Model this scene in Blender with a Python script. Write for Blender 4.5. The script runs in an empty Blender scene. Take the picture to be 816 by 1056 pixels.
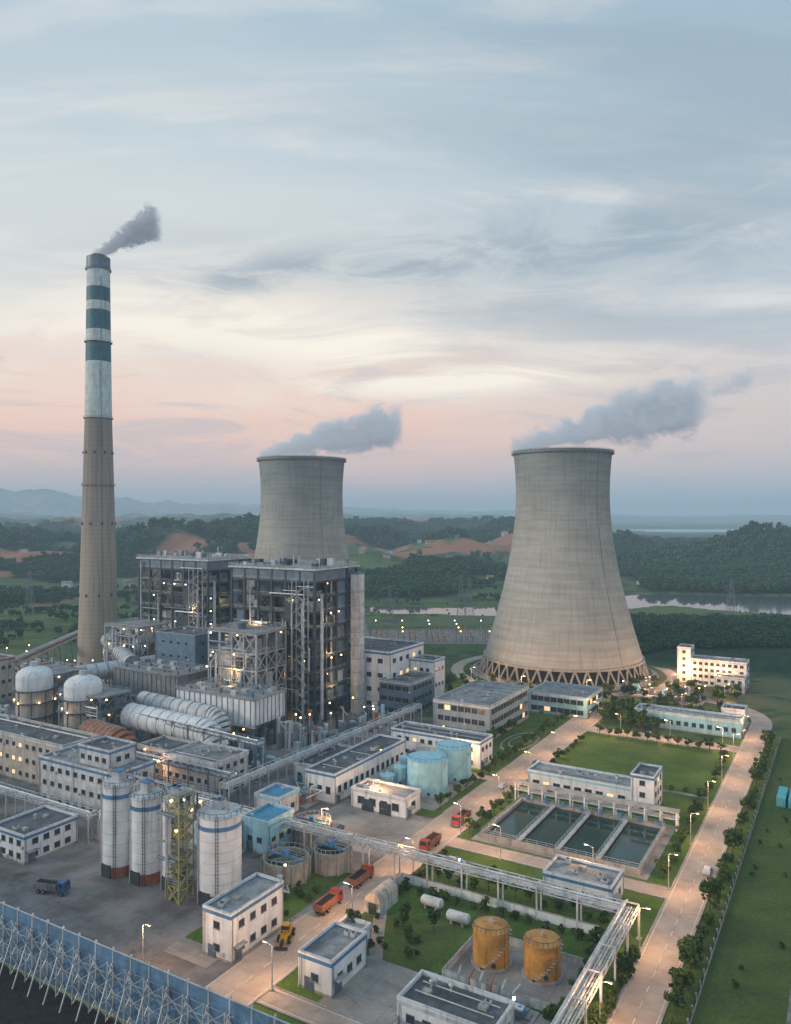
import bpy, math, random
import numpy as np
from mathutils import Vector
random.seed(7); np.random.seed(7)
R=random.random
def U(a,b): return random.uniform(a,b)
scene=bpy.context.scene
A=math.radians(30.5); CA,SA=math.cos(A),math.sin(A)
# plant grid: p = across the site, q = up the site
def W(p,q,z=0): return (CA*p+SA*q,-SA*p+CA*q,z)

# ------------------------------------------------------------------ materials
def math_(nt,op,a,b=None,c=None,clamp=False):
    n=nt.nodes.new('ShaderNodeMath'); n.operation=op; n.use_clamp=clamp
    for i,x in enumerate((a,b,c)):
        if x is None: continue
        if isinstance(x,(int,float)): n.inputs[i].default_value=x
        else: nt.links.new(x,n.inputs[i])
    return n.outputs[0]
def mr(nt,v,a,b,c=0.,d=1.,smooth=True):
    n=nt.nodes.new('ShaderNodeMapRange'); n.interpolation_type='SMOOTHSTEP' if smooth else 'LINEAR'
    nt.links.new(v,n.inputs[0])
    for i,x in enumerate((a,b,c,d)): n.inputs[i+1].default_value=x
    return n.outputs[0]
def mix(nt,f,a,b,bt='MIX'):
    n=nt.nodes.new('ShaderNodeMix'); n.data_type='RGBA'; n.blend_type=bt
    if isinstance(f,(int,float)): n.inputs[0].default_value=f
    else: nt.links.new(f,n.inputs[0])
    for i,x in ((6,a),(7,b)):
        if isinstance(x,tuple): n.inputs[i].default_value=(x+(1,))[:4]
        else: nt.links.new(x,n.inputs[i])
    return n.outputs[2]
def noise_(nt,vec,scale,detail=5,rough=.55,dist=0.):
    n=nt.nodes.new('ShaderNodeTexNoise'); n.inputs['Scale'].default_value=scale
    n.inputs['Detail'].default_value=detail; n.inputs['Roughness'].default_value=rough
    n.inputs['Distortion'].default_value=dist
    if vec is not None: nt.links.new(vec,n.inputs['Vector'])
    return n.outputs['Fac']
def vscale(nt,vec,s):
    n=nt.nodes.new('ShaderNodeVectorMath'); n.operation='MULTIPLY'; nt.links.new(vec,n.inputs[0]); n.inputs[1].default_value=s
    return n.outputs[0]
def vsc(nt,v,k):
    vm=nt.nodes.new('ShaderNodeVectorMath'); vm.operation='SCALE'
    if isinstance(v,tuple): vm.inputs[0].default_value=v
    else: nt.links.new(v,vm.inputs[0])
    nt.links.new(k,vm.inputs['Scale']); return vm.outputs[0]
def newmat(name):
    m=bpy.data.materials.new(name); m.use_nodes=True; nt=m.node_tree
    b=nt.nodes['Principled BSDF']; pos=nt.nodes.new('ShaderNodeNewGeometry').outputs['Position']
    return m,nt,b,pos
def mk(name,col,rough=.7,metal=0,var=.18,scale=.35,streak=.25,bump=0,bscale=4,joint=0,jcol=.7,stain=0):
    m,nt,b,pos=newmat(name)
    n1=mr(nt,noise_(nt,pos,scale,5,.65),.3,.7,1-var,1+var)
    k=n1
    if streak: k=math_(nt,'MULTIPLY',k,mr(nt,noise_(nt,vscale(nt,pos,(.9,.9,.07)),1.0,4,.6),.48,.75,1,1-streak))
    if stain: k=math_(nt,'MULTIPLY',k,mr(nt,noise_(nt,pos,.045,7,.72,1.2),.5,.68,1,1-stain))
    if joint:
        mp=nt.nodes.new('ShaderNodeMapping'); mp.inputs['Rotation'].default_value=(0,0,A); nt.links.new(pos,mp.inputs[0])
        sp=nt.nodes.new('ShaderNodeSeparateXYZ'); nt.links.new(mp.outputs[0],sp.inputs[0])
        for o in (0,1):
            f=math_(nt,'FRACT',math_(nt,'DIVIDE',sp.outputs[o],joint))
            k=math_(nt,'MULTIPLY',k,mr(nt,f,.02,.035,jcol,1.,False))
    nt.links.new(vsc(nt,col,k),b.inputs['Base Color'])
    b.inputs['Roughness'].default_value=rough; b.inputs['Metallic'].default_value=metal
    if bump:
        bn=nt.nodes.new('ShaderNodeBump'); bn.inputs['Strength'].default_value=bump; bn.inputs['Distance'].default_value=.3
        nt.links.new(noise_(nt,pos,bscale,4,.6),bn.inputs['Height']); nt.links.new(bn.outputs[0],b.inputs['Normal'])
    return m
def glow(name,col,s):
    m,nt,b,pos=newmat(name); b.inputs['Base Color'].default_value=col+(1,)
    b.inputs['Emission Color'].default_value=col+(1,); b.inputs['Emission Strength'].default_value=s
    return m
MT={}
MT['white']=mk('white_render',(.74,.77,.80),.75,var=.12,streak=.38,scale=.2)
MT['offwhite']=mk('weathered_white',(.57,.585,.60),.7,var=.22,streak=.5,scale=.3)
MT['beige']=mk('beige_render',(.50,.44,.38),.8,var=.2,streak=.5)
MT['bluepaint']=mk('blue_paint',(.07,.21,.40),.5,var=.2,streak=.3)
MT['bluegrey']=mk('blue_grey_cladding',(.12,.20,.29),.55,var=.2,streak=.3)
MT['fencepanel']=mk('fence_panel_paint',(.12,.24,.38),.55,var=.25,streak=.4)
MT['ltblue']=mk('light_blue_tank_paint',(.30,.58,.69),.45,var=.12,streak=.3)
MT['officeblue']=mk('office_cladding',(.24,.32,.38),.6,var=.12,streak=.3)
MT['cyan']=mk('cyan_paint',(.08,.42,.50),.45,var=.12)
MT['roof']=mk('bitumen_roof',(.115,.12,.135),.9,var=.35,scale=.25,streak=0,bump=.3,stain=.4)
MT['roofg']=mk('grey_roof',(.27,.28,.29),.9,var=.3,scale=.25,streak=0,bump=.3,stain=.45)
MT['steel']=mk('dark_steel',(.05,.072,.092),.5,.3,var=.25)
MT['steelb']=mk('blue_grey_steel',(.13,.185,.24),.5,.2,var=.25)
MT['galv']=mk('galvanised_steel',(.47,.51,.55),.5,.3,var=.2,streak=.3)
MT['duct']=mk('aluminium_cladding',(.56,.60,.63),.5,.25,var=.2,streak=.4)
MT['grey']=mk('machinery_grey',(.21,.235,.26),.6,.1,var=.3)
MT['conc']=mk('concrete',(.36,.345,.32),.88,var=.25,streak=.4,bump=.3)
MT['pave']=mk('concrete_paving',(.31,.29,.27),.9,var=.25,scale=.09,streak=0,bump=.2,joint=6,jcol=.74,stain=.4)
MT['yard']=mk('dirty_yard_concrete',(.19,.18,.18),.9,var=.45,scale=.07,streak=0,bump=.3,joint=8,jcol=.8,stain=.55)
MT['road']=mk('concrete_road',(.44,.365,.305),.85,var=.18,scale=.12,streak=0,bump=.15,joint=5.5,jcol=.8,stain=.3)
MT['gravel']=mk('gravel',(.2,.19,.17),.95,var=.45,scale=.3,streak=0,bump=.5)
MT['paint']=mk('road_marking',(.7,.68,.62),.8,var=.25,scale=1.5,streak=0)
MT['rust']=mk('rust_brown_paint',(.33,.13,.075),.7,var=.3,streak=.35)
MT['orange']=mk('ochre_tank_paint',(.52,.25,.06),.5,var=.25,streak=.55)
MT['glass']=mk('window_glass',(.03,.045,.06),.12,var=.3,streak=0)
MT['bark']=mk('bark',(.10,.07,.05),.9,streak=0)
MT['coal']=mk('coal',(.014,.014,.016),.85,var=.6,scale=.5,streak=0,bump=.9,bscale=1.5)
MT['tyre']=mk('tyre_rubber',(.02,.02,.02),.9,streak=0)
MT['red']=mk('red_paint',(.42,.05,.03),.4)
MT['yellow']=mk('yellow_paint',(.62,.36,.03),.45)
MT['ywalk']=mk('yellow_railing',(.38,.38,.16),.6)
MT['truckw']=mk('white_cab_paint',(.65,.66,.67),.35)
MT['truckb']=mk('blue_cab_paint',(.05,.13,.32),.35)
MT['ltroof']=mk('blue_sheet_roof',(.07,.28,.46),.5,.1,var=.2,streak=0,stain=.3)
MT['lampw']=glow('warm_lamp',(1,.60,.24),13)
MT['lampc']=glow('cool_lamp',(.85,.95,1),7)
MT['litwin']=glow('lit_window',(1,.70,.38),.8)
def grass(name,c1,c2,sc=.06,dry=.6):
    m,nt,b,pos=newmat(name)
    a=mr(nt,noise_(nt,pos,sc,7,.7),.36,.64)
    c=mix(nt,a,c1,c2)
    c=mix(nt,mr(nt,noise_(nt,pos,1.3,4,.7),.35,.7,0,.5),c,(.035,.055,.018))
    c=mix(nt,mr(nt,noise_(nt,pos,.05,7,.72,.8),.54,.72,0,dry),c,(.20,.17,.085))
    c=mix(nt,mr(nt,noise_(nt,pos,.02,6,.7,.5),.5,.68,0,.6),c,(.04,.075,.024))
    nt.links.new(c,b.inputs['Base Color']); b.inputs['Roughness'].default_value=.95
    b.inputs['Specular IOR Level'].default_value=.15
    bn=nt.nodes.new('ShaderNodeBump'); bn.inputs['Strength'].default_value=.6; bn.inputs['Distance'].default_value=.5
    nt.links.new(noise_(nt,pos,2.0,4,.7),bn.inputs['Height']); nt.links.new(bn.outputs[0],b.inputs['Normal'])
    return m
MT['grass']=grass('lawn_grass',(.080,.15,.028),(.135,.215,.045))
MT['field']=grass('field_grass',(.075,.125,.032),(.115,.165,.045),.03,.45)
def leafmat(name,c1,c2):
    m,nt,b,pos=newmat(name)
    oi=nt.nodes.new('ShaderNodeObjectInfo')
    a=math_(nt,'ADD',mr(nt,noise_(nt,pos,.7,3,.6),.3,.7),math_(nt,'MULTIPLY',math_(nt,'SUBTRACT',oi.outputs['Random'],.5),.7),clamp=True)
    nt.links.new(mix(nt,a,c1,c2),b.inputs['Base Color']); b.inputs['Roughness'].default_value=.9
    b.inputs['Specular IOR Level'].default_value=.1
    return m
MT['leaf']=leafmat('foliage',(.025,.058,.016),(.09,.135,.03))
MT['leaf2']=leafmat('forest_foliage',(.022,.072,.042),(.065,.14,.06))
def water(name,c1,c2,r,bs,bk):
    m,nt,b,pos=newmat(name); b.inputs['Roughness'].default_value=r
    nt.links.new(mix(nt,mr(nt,noise_(nt,pos,.1,4),.3,.7),c1,c2),b.inputs['Base Color'])
    bn=nt.nodes.new('ShaderNodeBump'); bn.inputs['Strength'].default_value=bk; nt.links.new(noise_(nt,pos,bs,4,.6),bn.inputs['Height']); nt.links.new(bn.outputs[0],b.inputs['Normal'])
    return m
MT['water']=water('river_water',(.10,.12,.13),(.12,.14,.14),.05,.5,.03)
MT['pool']=water('basin_water',(.012,.045,.038),(.02,.07,.058),.07,1.5,.1)
# cooling tower shell
m,nt,b,pos=newmat('cooling_tower_concrete')
tc=nt.nodes.new('ShaderNodeTexCoord').outputs['Object']
sp=nt.nodes.new('ShaderNodeSeparateXYZ'); nt.links.new(tc,sp.inputs[0])
ang=math_(nt,'ARCTAN2',sp.outputs[1],sp.outputs[0])
fr=math_(nt,'FRACT',math_(nt,'DIVIDE',sp.outputs[2],2.6)); l1=mr(nt,fr,.0,.22,.91,1.,False)
fa=math_(nt,'FRACT',math_(nt,'MULTIPLY',ang,72/6.2832)); l2=mr(nt,fa,.0,.2,.95,1.,False)
cx=nt.nodes.new('ShaderNodeCombineXYZ'); nt.links.new(math_(nt,'MULTIPLY',ang,14),cx.inputs[0]); nt.links.new(math_(nt,'MULTIPLY',sp.outputs[2],.035),cx.inputs[1])
st=mr(nt,noise_(nt,cx.outputs[0],1.4,6,.7),.42,.72,1.,.80)
rg=nt.nodes.new('ShaderNodeCombineXYZ'); nt.links.new(math_(nt,'MULTIPLY',sp.outputs[2],.16),rg.inputs[0]); nt.links.new(math_(nt,'MULTIPLY',ang,.4),rg.inputs[1])
ring=mr(nt,noise_(nt,rg.outputs[0],2.5,3,.6),.35,.65,.88,1.06)
k=math_(nt,'MULTIPLY',math_(nt,'MULTIPLY',l1,l2),math_(nt,'MULTIPLY',st,ring))
k=math_(nt,'MULTIPLY',k,mr(nt,noise_(nt,pos,.03,6,.65),.35,.65,.9,1.08))
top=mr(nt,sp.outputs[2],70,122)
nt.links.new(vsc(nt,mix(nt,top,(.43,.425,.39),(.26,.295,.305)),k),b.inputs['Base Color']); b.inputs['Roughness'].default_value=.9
MT['tower']=m
m,nt,b,pos=newmat('chimney_concrete')
sp=nt.nodes.new('ShaderNodeSeparateXYZ'); nt.links.new(pos,sp.inputs[0])
fr=math_(nt,'FRACT',math_(nt,'DIVIDE',sp.outputs[2],2.5)); l1=mr(nt,fr,0,.25,.84,1.,False)
st=mr(nt,noise_(nt,vscale(nt,pos,(1,1,.03)),.6,5,.7),.4,.7,1,.72)
up=mr(nt,sp.outputs[2],30,140)
nt.links.new(vsc(nt,mix(nt,up,(.44,.385,.31),(.30,.265,.24)),math_(nt,'MULTIPLY',l1,st)),b.inputs['Base Color']); b.inputs['Roughness'].default_value=.9; MT['chim']=m
MT['chimw']=mk('chimney_white_paint',(.52,.61,.61),.7,var=.15,streak=.35)
MT['chimt']=mk('chimney_teal_paint',(.04,.14,.18),.6,var=.15,streak=.3)

# ------------------------------------------------------------------ geometry helpers
class Geo:
    def __init__(s): s.V=[]; s.F=[]
    def box(s,x0,y0,z0,x1,y1,z1):
        n=len(s.V); s.V+=[(x0,y0,z0),(x1,y0,z0),(x1,y1,z0),(x0,y1,z0),(x0,y0,z1),(x1,y0,z1),(x1,y1,z1),(x0,y1,z1)]
        s.F+=[tuple(n+i for i in f) for f in ((0,3,2,1),(4,5,6,7),(0,1,5,4),(1,2,6,5),(2,3,7,6),(3,0,4,7))]
    def beam(s,a,b,w,h=None):
        h=h or w; a=Vector(a); b=Vector(b); d=(b-a)
        if d.length<1e-6: return
        d.normalize(); up=Vector((0,0,1)) if abs(d.z)<.95 else Vector((0,1,0))
        sd=d.cross(up).normalized()*w/2; u=sd.cross(d).normalized()*h/2
        n=len(s.V)
        for e in (a,b):
            for k in (-sd-u,sd-u,sd+u,-sd+u): s.V.append(tuple(e+k))
        s.F+=[tuple(n+i for i in f) for f in ((0,3,2,1),(4,5,6,7),(0,1,5,4),(1,2,6,5),(2,3,7,6),(3,0,4,7))]
    def tube(s,a,b,r,n=10,r2=None,cap=True):
        r2=r if r2 is None else r2
        a=Vector(a); b=Vector(b); d=(b-a).normalized(); up=Vector((0,0,1)) if abs(d.z)<.95 else Vector((0,1,0))
        e1=d.cross(up).normalized(); e2=d.cross(e1); k=len(s.V)
        for e,rr in ((a,r),(b,r2)):
            for i in range(n):
                t=2*math.pi*i/n; s.V.append(tuple(e+e1*rr*math.cos(t)+e2*rr*math.sin(t)))
        for i in range(n):
            j=(i+1)%n; s.F.append((k+i,k+j,k+n+j,k+n+i))
        if cap: s.F+= [tuple(k+i for i in reversed(range(n))),tuple(k+n+i for i in range(n))]
    def cyl(s,x,y,z0,z1,r,n=28,r2=None,cap=True): s.tube((x,y,z0),(x,y,z1),r,n,r2,cap)
    def rev(s,x,y,prof,n=48):
        k=len(s.V)
        for r,z in prof:
            for i in range(n):
                t=2*math.pi*i/n; s.V.append((x+r*math.cos(t),y+r*math.sin(t),z))
        for j in range(len(prof)-1):
            for i in range(n):
                i2=(i+1)%n; s.F.append((k+j*n+i,k+j*n+i2,k+(j+1)*n+i2,k+(j+1)*n+i))
    def poly(s,pts,z):
        k=len(s.V); s.V+=[(a,b,z) for a,b in pts]; s.F.append(tuple(range(k,k+len(pts))))
    def path(s,pts,r,n=8):
        for a,b in zip(pts[:-1],pts[1:]): s.tube(a,b,r,n)
    def rail(s,x0,y0,x1,y1,z,h=1.1,w=.07,step=2.5):
        s.beam((x0,y0,z+h),(x1,y1,z+h),w); s.beam((x0,y0,z+h*.5),(x1,y1,z+h*.5),w*.8)
        L=math.hypot(x1-x0,y1-y0); n=max(1,int(L/step))
        for i in range(n+1):
            t=i/n; s.beam((x0+(x1-x0)*t,y0+(y1-y0)*t,z),(x0+(x1-x0)*t,y0+(y1-y0)*t,z+h),w)
    def railbox(s,x0,y0,x1,y1,z,**k):
        s.rail(x0,y0,x1,y0,z,**k); s.rail(x1,y0,x1,y1,z,**k); s.rail(x1,y1,x0,y1,z,**k); s.rail(x0,y1,x0,y0,z,**k)
    def railring(s,x,y,r,z,n=20,h=1.1,w=.08):
        P=[(x+r*math.cos(6.2832*i/n),y+r*math.sin(6.2832*i/n)) for i in range(n+1)]
        for a,b in zip(P[:-1],P[1:]):
            s.beam((a[0],a[1],z+h),(b[0],b[1],z+h),w); s.beam((a[0],a[1],z),(a[0],a[1],z+h),w)
def mesh_from(name,g,mats):
    me=bpy.data.meshes.new(name); me.from_pydata(g.V,[],g.F); me.polygons.foreach_set('use_smooth',[True]*len(me.polygons))
    me.set_sharp_from_angle(angle=math.radians(32))
    for m_ in mats: me.materials.append(m_)
    me.update(); return me
class Asm:
    def __init__(s,name,p=0,q=0,rot=0,z=0,world=None):
        s.name=name; s.parts={}; s.loc=W(p,q,z) if world is None else world; s.rz=(-A if world is None else 0)+rot; s.lights=[]
    def g(s,part,mat):
        k=(part,mat)
        if k not in s.parts: s.parts[k]=Geo()
        return s.parts[k]
    def light(s,x,y,z,e,col=(1,.58,.24),r=.35): s.lights.append((x,y,z,e,col,r))
    def done(s):
        items=[(k,g) for k,g in s.parts.items() if g.F]
        if len(items)==1 and not s.lights:
            (k,g)=items[0]; o=bpy.data.objects.new(s.name,mesh_from(s.name,g,[MT[k[1]]])); scene.collection.objects.link(o)
            o.location=s.loc; o.rotation_euler[2]=s.rz; return o
        e=bpy.data.objects.new(s.name,None); scene.collection.objects.link(e); e.location=s.loc; e.rotation_euler[2]=s.rz; e.empty_display_size=1
        for k,g in items:
            o=bpy.data.objects.new(k[0],mesh_from(k[0],g,[MT[k[1]]])); scene.collection.objects.link(o); o.parent=e
        for (x,y,z,en,col,r) in s.lights:
            l=bpy.data.lights.new('lamp_light','POINT'); l.energy=en; l.color=col; l.shadow_soft_size=r
            o=bpy.data.objects.new('lamp_light',l); scene.collection.objects.link(o); o.parent=e; o.location=(x,y,z)
        return e

# ------------------------------------------------------------------ world sky
w=bpy.data.worlds.new('World'); scene.world=w; w.use_nodes=True; nt=w.node_tree
bg=nt.nodes['Background']
d=nt.nodes.new('ShaderNodeTexCoord').outputs['Generated']
nv=nt.nodes.new('ShaderNodeVectorMath'); nv.operation='NORMALIZE'; nt.links.new(d,nv.inputs[0]); d=nv.outputs[0]
sp=nt.nodes.new('ShaderNodeSeparateXYZ'); nt.links.new(d,sp.inputs[0]); X,Y,Z=sp.outputs
zz=math_(nt,'MAXIMUM',Z,0.)
den=math_(nt,'ADD',zz,.16)
cv=nt.nodes.new('ShaderNodeCombineXYZ'); nt.links.new(math_(nt,'DIVIDE',X,den),cv.inputs[0]); nt.links.new(math_(nt,'DIVIDE',Y,den),cv.inputs[1])
def mapping(v,rot,sc,loc=(0,0,0)):
    mp=nt.nodes.new('ShaderNodeMapping'); mp.inputs['Rotation'].default_value=rot if isinstance(rot,tuple) else (0,0,rot); mp.inputs['Scale'].default_value=sc; mp.inputs['Location'].default_value=loc
    nt.links.new(v,mp.inputs[0]); return mp.outputs[0]
n1=noise_(nt,mapping(cv.outputs[0],math.radians(-40),(.55,1.5,1),(3.1,1.2,0)),.8,6,.54,.9)
n2=noise_(nt,mapping(cv.outputs[0],math.radians(-25),(.8,2.6,1),(7.3,4.4,0)),1.1,7,.6,.6)
n3=noise_(nt,mapping(cv.outputs[0],math.radians(-55),(.35,.9,1),(1.3,8.4,0)),.9,5,.55,.5)
n4=noise_(nt,mapping(d,(0,math.radians(9),0),(2.2,2.2,8.5),(5.1,2.7,1.1)),1.7,7,.6,.8)
n5=noise_(nt,mapping(d,(0,math.radians(-14),0),(1.6,1.6,7.),(2.1,6.7,4.1)),2.4,7,.62,1.2)
ramp=nt.nodes.new('ShaderNodeValToRGB'); nt.links.new(math_(nt,'ADD',Z,math_(nt,'MULTIPLY',math_(nt,'SUBTRACT',n4,.5),.10)),ramp.inputs[0])
els=[(0,(.50,.48,.54)),(.03,(.60,.52,.55)),(.06,(.82,.57,.53)),(.10,(1.0,.64,.51)),(.155,(1.0,.71,.56)),(.215,(.90,.76,.66)),(.30,(.68,.69,.68)),(.42,(.56,.66,.71)),(.58,(.38,.55,.67)),(1,(.28,.45,.60))]
cr=ramp.color_ramp
cr.elements[0].position=0; cr.elements[0].color=els[0][1]+(1,)
cr.elements[1].position=1; cr.elements[1].color=els[-1][1]+(1,)
for p_,c_ in els[1:-1]:
    e=cr.elements.new(p_); e.color=c_+(1,)
col=ramp.outputs[0]
def blob(x0,z0,sx,sz,tilt=0.):
    dx=math_(nt,'SUBTRACT',X,x0); dz=math_(nt,'SUBTRACT',Z,z0)
    if tilt: dz=math_(nt,'SUBTRACT',dz,math_(nt,'MULTIPLY',dx,tilt))
    a=math_(nt,'DIVIDE',dx,sx); c=math_(nt,'DIVIDE',dz,sz)
    e=math_(nt,'EXPONENT',math_(nt,'MULTIPLY',math_(nt,'ADD',math_(nt,'MULTIPLY',a,a),math_(nt,'MULTIPLY',c,c)),-1.))
    return math_(nt,'MULTIPLY',e,mr(nt,Y,0,.3))
# broad cool shift towards the right
col=mix(nt,math_(nt,'MULTIPLY',mr(nt,X,-.1,.55),mr(nt,Z,.04,.35,.45,.6)),col,(.36,.50,.61))
# thin bright cirrus veils
col=mix(nt,math_(nt,'MULTIPLY',mr(nt,n3,.45,.66),math_(nt,'MULTIPLY',mr(nt,X,.3,-.3,.2,.6),mr(nt,Z,.1,.3))),col,(.74,.78,.77))
br=math_(nt,'MULTIPLY',mr(nt,n2,.47,.66),mr(nt,Z,.10,.26,.1,1))
col=mix(nt,math_(nt,'MULTIPLY',br,.6),col,(.86,.84,.80))
# blue-grey cloud decks
veil=math_(nt,'MULTIPLY',mr(nt,n1,.42,.62),mr(nt,X,-.35,.45,.25,.9))
veil=math_(nt,'MULTIPLY',veil,mr(nt,Z,.12,.26,.05,1.))
col=mix(nt,math_(nt,'MULTIPLY',veil,.75),col,(.30,.395,.48))
c2=math_(nt,'MULTIPLY',math_(nt,'ADD',blob(.26,.32,.30,.065,.12),math_(nt,'MULTIPLY',blob(-.14,.29,.2,.028,.1),1.)),mr(nt,n5,.36,.58,.2,1.))
col=mix(nt,math_(nt,'MULTIPLY',c2,.85,clamp=True),col,(.33,.41,.48))
# lilac-grey bars across the pink band
c3=math_(nt,'MULTIPLY',mr(nt,n5,.50,.62),math_(nt,'MULTIPLY',mr(nt,Z,.03,.08),mr(nt,Z,.24,.16)))
col=mix(nt,math_(nt,'MULTIPLY',c3,.55),col,(.55,.51,.55))
# sunset glow behind the cloud
gg=math_(nt,'MULTIPLY',math_(nt,'ADD',blob(-.06,.215,.19,.045,-.06),math_(nt,'ADD',math_(nt,'MULTIPLY',blob(.10,.17,.24,.020,.06),.8),math_(nt,'MULTIPLY',blob(-.34,.22,.16,.05,.15),.6))),mr(nt,n4,.38,.58,.2,1.15))
col=mix(nt,math_(nt,'MULTIPLY',gg,1.,clamp=True),col,(1.08,.97,.82))
sky=nt.nodes.new('ShaderNodeTexSky'); sky.sky_type='NISHITA'; sky.sun_disc=False
SE,SAZ=math.radians(18),math.radians(-98)
sky.sun_elevation=SE; sky.sun_rotation=SAZ
sk=nt.nodes.new('ShaderNodeVectorMath'); sk.operation='SCALE'; nt.links.new(sky.outputs[0],sk.inputs[0]); sk.inputs['Scale'].default_value=.012
ad=nt.nodes.new('ShaderNodeVectorMath'); ad.operation='ADD'; nt.links.new(col,ad.inputs[0]); nt.links.new(sk.outputs[0],ad.inputs[1])
nt.links.new(ad.outputs[0],bg.inputs[0]); bg.inputs[1].default_value=1.
sun=bpy.data.lights.new('sun','SUN'); sun.energy=1.5; sun.angle=math.radians(12); sun.color=(1,.86,.72)
so=bpy.data.objects.new('sun',sun); scene.collection.objects.link(so)
sd=Vector((math.sin(SAZ)*math.cos(SE),math.cos(SAZ)*math.cos(SE),math.sin(SE)))
so.rotation_euler=sd.to_track_quat('Z','Y').to_euler(); so.location=(-200,0,300)

# ------------------------------------------------------------------ camera
cam=bpy.data.cameras.new('camera'); co=bpy.data.objects.new('camera',cam); scene.collection.objects.link(co)
co.location=(0,0,89); co.rotation_euler=(math.radians(90),0,0)
cam.sensor_fit='VERTICAL'; cam.sensor_height=36; cam.lens=36*800/1056; cam.clip_end=80000; cam.clip_start=1; cam.shift_y=.002
scene.camera=co
scene.view_settings.view_transform='Standard'; scene.view_settings.look='None'; scene.view_settings.exposure=0

# ------------------------------------------------------------------ terrain
def sst(a,b,x):
    t=np.clip((x-a)/(b-a),0,1); return t*t*(3-2*t)
def vn(x,y,seed):
    xi=np.floor(x).astype(np.int64); yi=np.floor(y).astype(np.int64); fx=x-xi; fy=y-yi
    fx=fx*fx*(3-2*fx); fy=fy*fy*(3-2*fy)
    def h(a,b):
        n=(a*374761393+b*668265263+seed*1442695041)&0xffffffff
        n=((n^(n>>13))*1274126177)&0xffffffff
        return ((n^(n>>16))&0xffff)/65535.
    return (h(xi,yi)*(1-fx)+h(xi+1,yi)*fx)*(1-fy)+(h(xi,yi+1)*(1-fx)+h(xi+1,yi+1)*fx)*fy
def fbm(x,y,seed,o=5):
    s=0;a=1;t=0
    for i in range(o): s=s+a*vn(x*2**i+i*17.3,y*2**i-i*9.1,seed+i); t+=a; a*=.5
    return s/t
RIV=[(-200,850,5),(-110,775,12),(-20,742,22),(40,728,32),(100,722,38),(170,755,42),(235,800,50),(300,815,72),(400,770,95),(520,730,105),(700,700,110),(1300,680,120)]
def rivd(x,y):
    best=np.full(x.shape,1e9)
    for (x0,y0,w0),(x1,y1,w1) in zip(RIV[:-1],RIV[1:]):
        dx,dy=x1-x0,y1-y0; t=np.clip(((x-x0)*dx+(y-y0)*dy)/(dx*dx+dy*dy),0,1)
        best=np.minimum(best,np.hypot(x-x0-t*dx,y-y0-t*dy)-(w0+t*(w1-w0)))
    return best+ (fbm(x/45,y/45,77,4)-.5)*34
def lake(x,y):
    a=((x-2900)/1800)**2+((y-4200)/700)**2; b_=((x-1100)/900)**2+((y-8200)/450)**2; c_=((x-800)/420)**2+((y-3100)/110)**2
    n=(fbm(x/500,y/300,31,3)-.5)*1.2
    return np.minimum(np.minimum(a,b_),c_+.3)+n
def height(x,y):
    q=SA*x+CA*y
    hz=sst(850,1350,y)
    rt=1-.9*sst(.10,.32,x/np.maximum(y,1))*sst(1300,2000,y)
    h=hz*np.clip(fbm(x/340,y/260,5)-.30,0,1)*165*rt
    h=h+sst(2500,5000,y)*np.clip(fbm(x/1500,y/1200,9)-.4,0,1)*90*rt
    fr=sst(462,500,q)*sst(135,185,x)*(1-sst(560,640,y))
    h=h+fr*(1+8*fbm(x/60,y/60,12,3))
    az=np.arctan2(x,y); r=np.hypot(x,y)
    mt=sst(8000,11000,r)*(1-sst(15000,21000,r))
    h=h+mt*(30+470*sst(.04,-.30,az)*np.clip(fbm(az*11+3,r/5000.,41,5)-.22,0,1)*1.25+60*fbm(az*14,r/4000.,43,4))
    rd=rivd(x,y); h=h*sst(0,70,rd)
    h=h-4*(1-sst(-5,3,rd))
    lk=lake(x,y); h=np.where(y>2000,h*sst(1,1.8,lk)-5*(1-sst(.85,1.,lk)),h)
    return h
def cover(x,y):
    q=SA*x+CA*y; n1=fbm(x/260,y/230,1); n2=fbm(x/110,y/90,2)
    rd=rivd(x,y)
    f=sst(.38,.45,n1)*sst(780,850,y+60*(x<-150))
    fr=sst(462,476,q)*sst(140,160,x)*(1-sst(635,655,y+30*(n2-.5)))
    f=np.maximum(f,fr)*sst(2,12,rd)
    red=sst(.58,.64,n2)*sst(950,1200,y)*(1-sst(3500,6000,y))*(x<y*.25)
    red=np.maximum(red,sst(.55,.62,n2)*(x<-330)*sst(560,600,y)*.8)
    fld=sst(.42,.6,fbm(x/150,y/60,8))
    return f*(1-red),red,fld
ths=np.linspace(-math.radians(68),math.radians(68),430)
rs=np.concatenate([np.array([2,40]),np.linspace(80,440,14),np.linspace(455,2500,260),np.geomspace(2560,42000,150)])
TH,RR=np.meshgrid(ths,rs); gx=RR*np.sin(TH); gy=RR*np.cos(TH)
gz=height(gx,gy)
nr,na=gx.shape
V=np.stack([gx,gy,gz],-1).reshape(-1,3)
idx=np.arange(nr*na).reshape(nr,na)
F=np.stack([idx[:-1,:-1],idx[:-1,1:],idx[1:,1:],idx[1:,:-1]],-1).reshape(-1,4)[:,::-1]
me=bpy.data.meshes.new('terrain'); me.vertices.add(len(V)); me.vertices.foreach_set('co',V.ravel())
me.loops.add(F.size); me.loops.foreach_set('vertex_index',F.ravel().astype(np.int32)); me.polygons.add(len(F))
me.polygons.foreach_set('loop_start',np.arange(0,F.size,4,dtype=np.int32)); me.polygons.foreach_set('loop_total',np.full(len(F),4,dtype=np.int32))
me.polygons.foreach_set('use_smooth',np.ones(len(F),dtype=bool)); me.update(calc_edges=True); me.validate()
f_,r_,b_=cover(gx.ravel(),gy.ravel())
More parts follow.
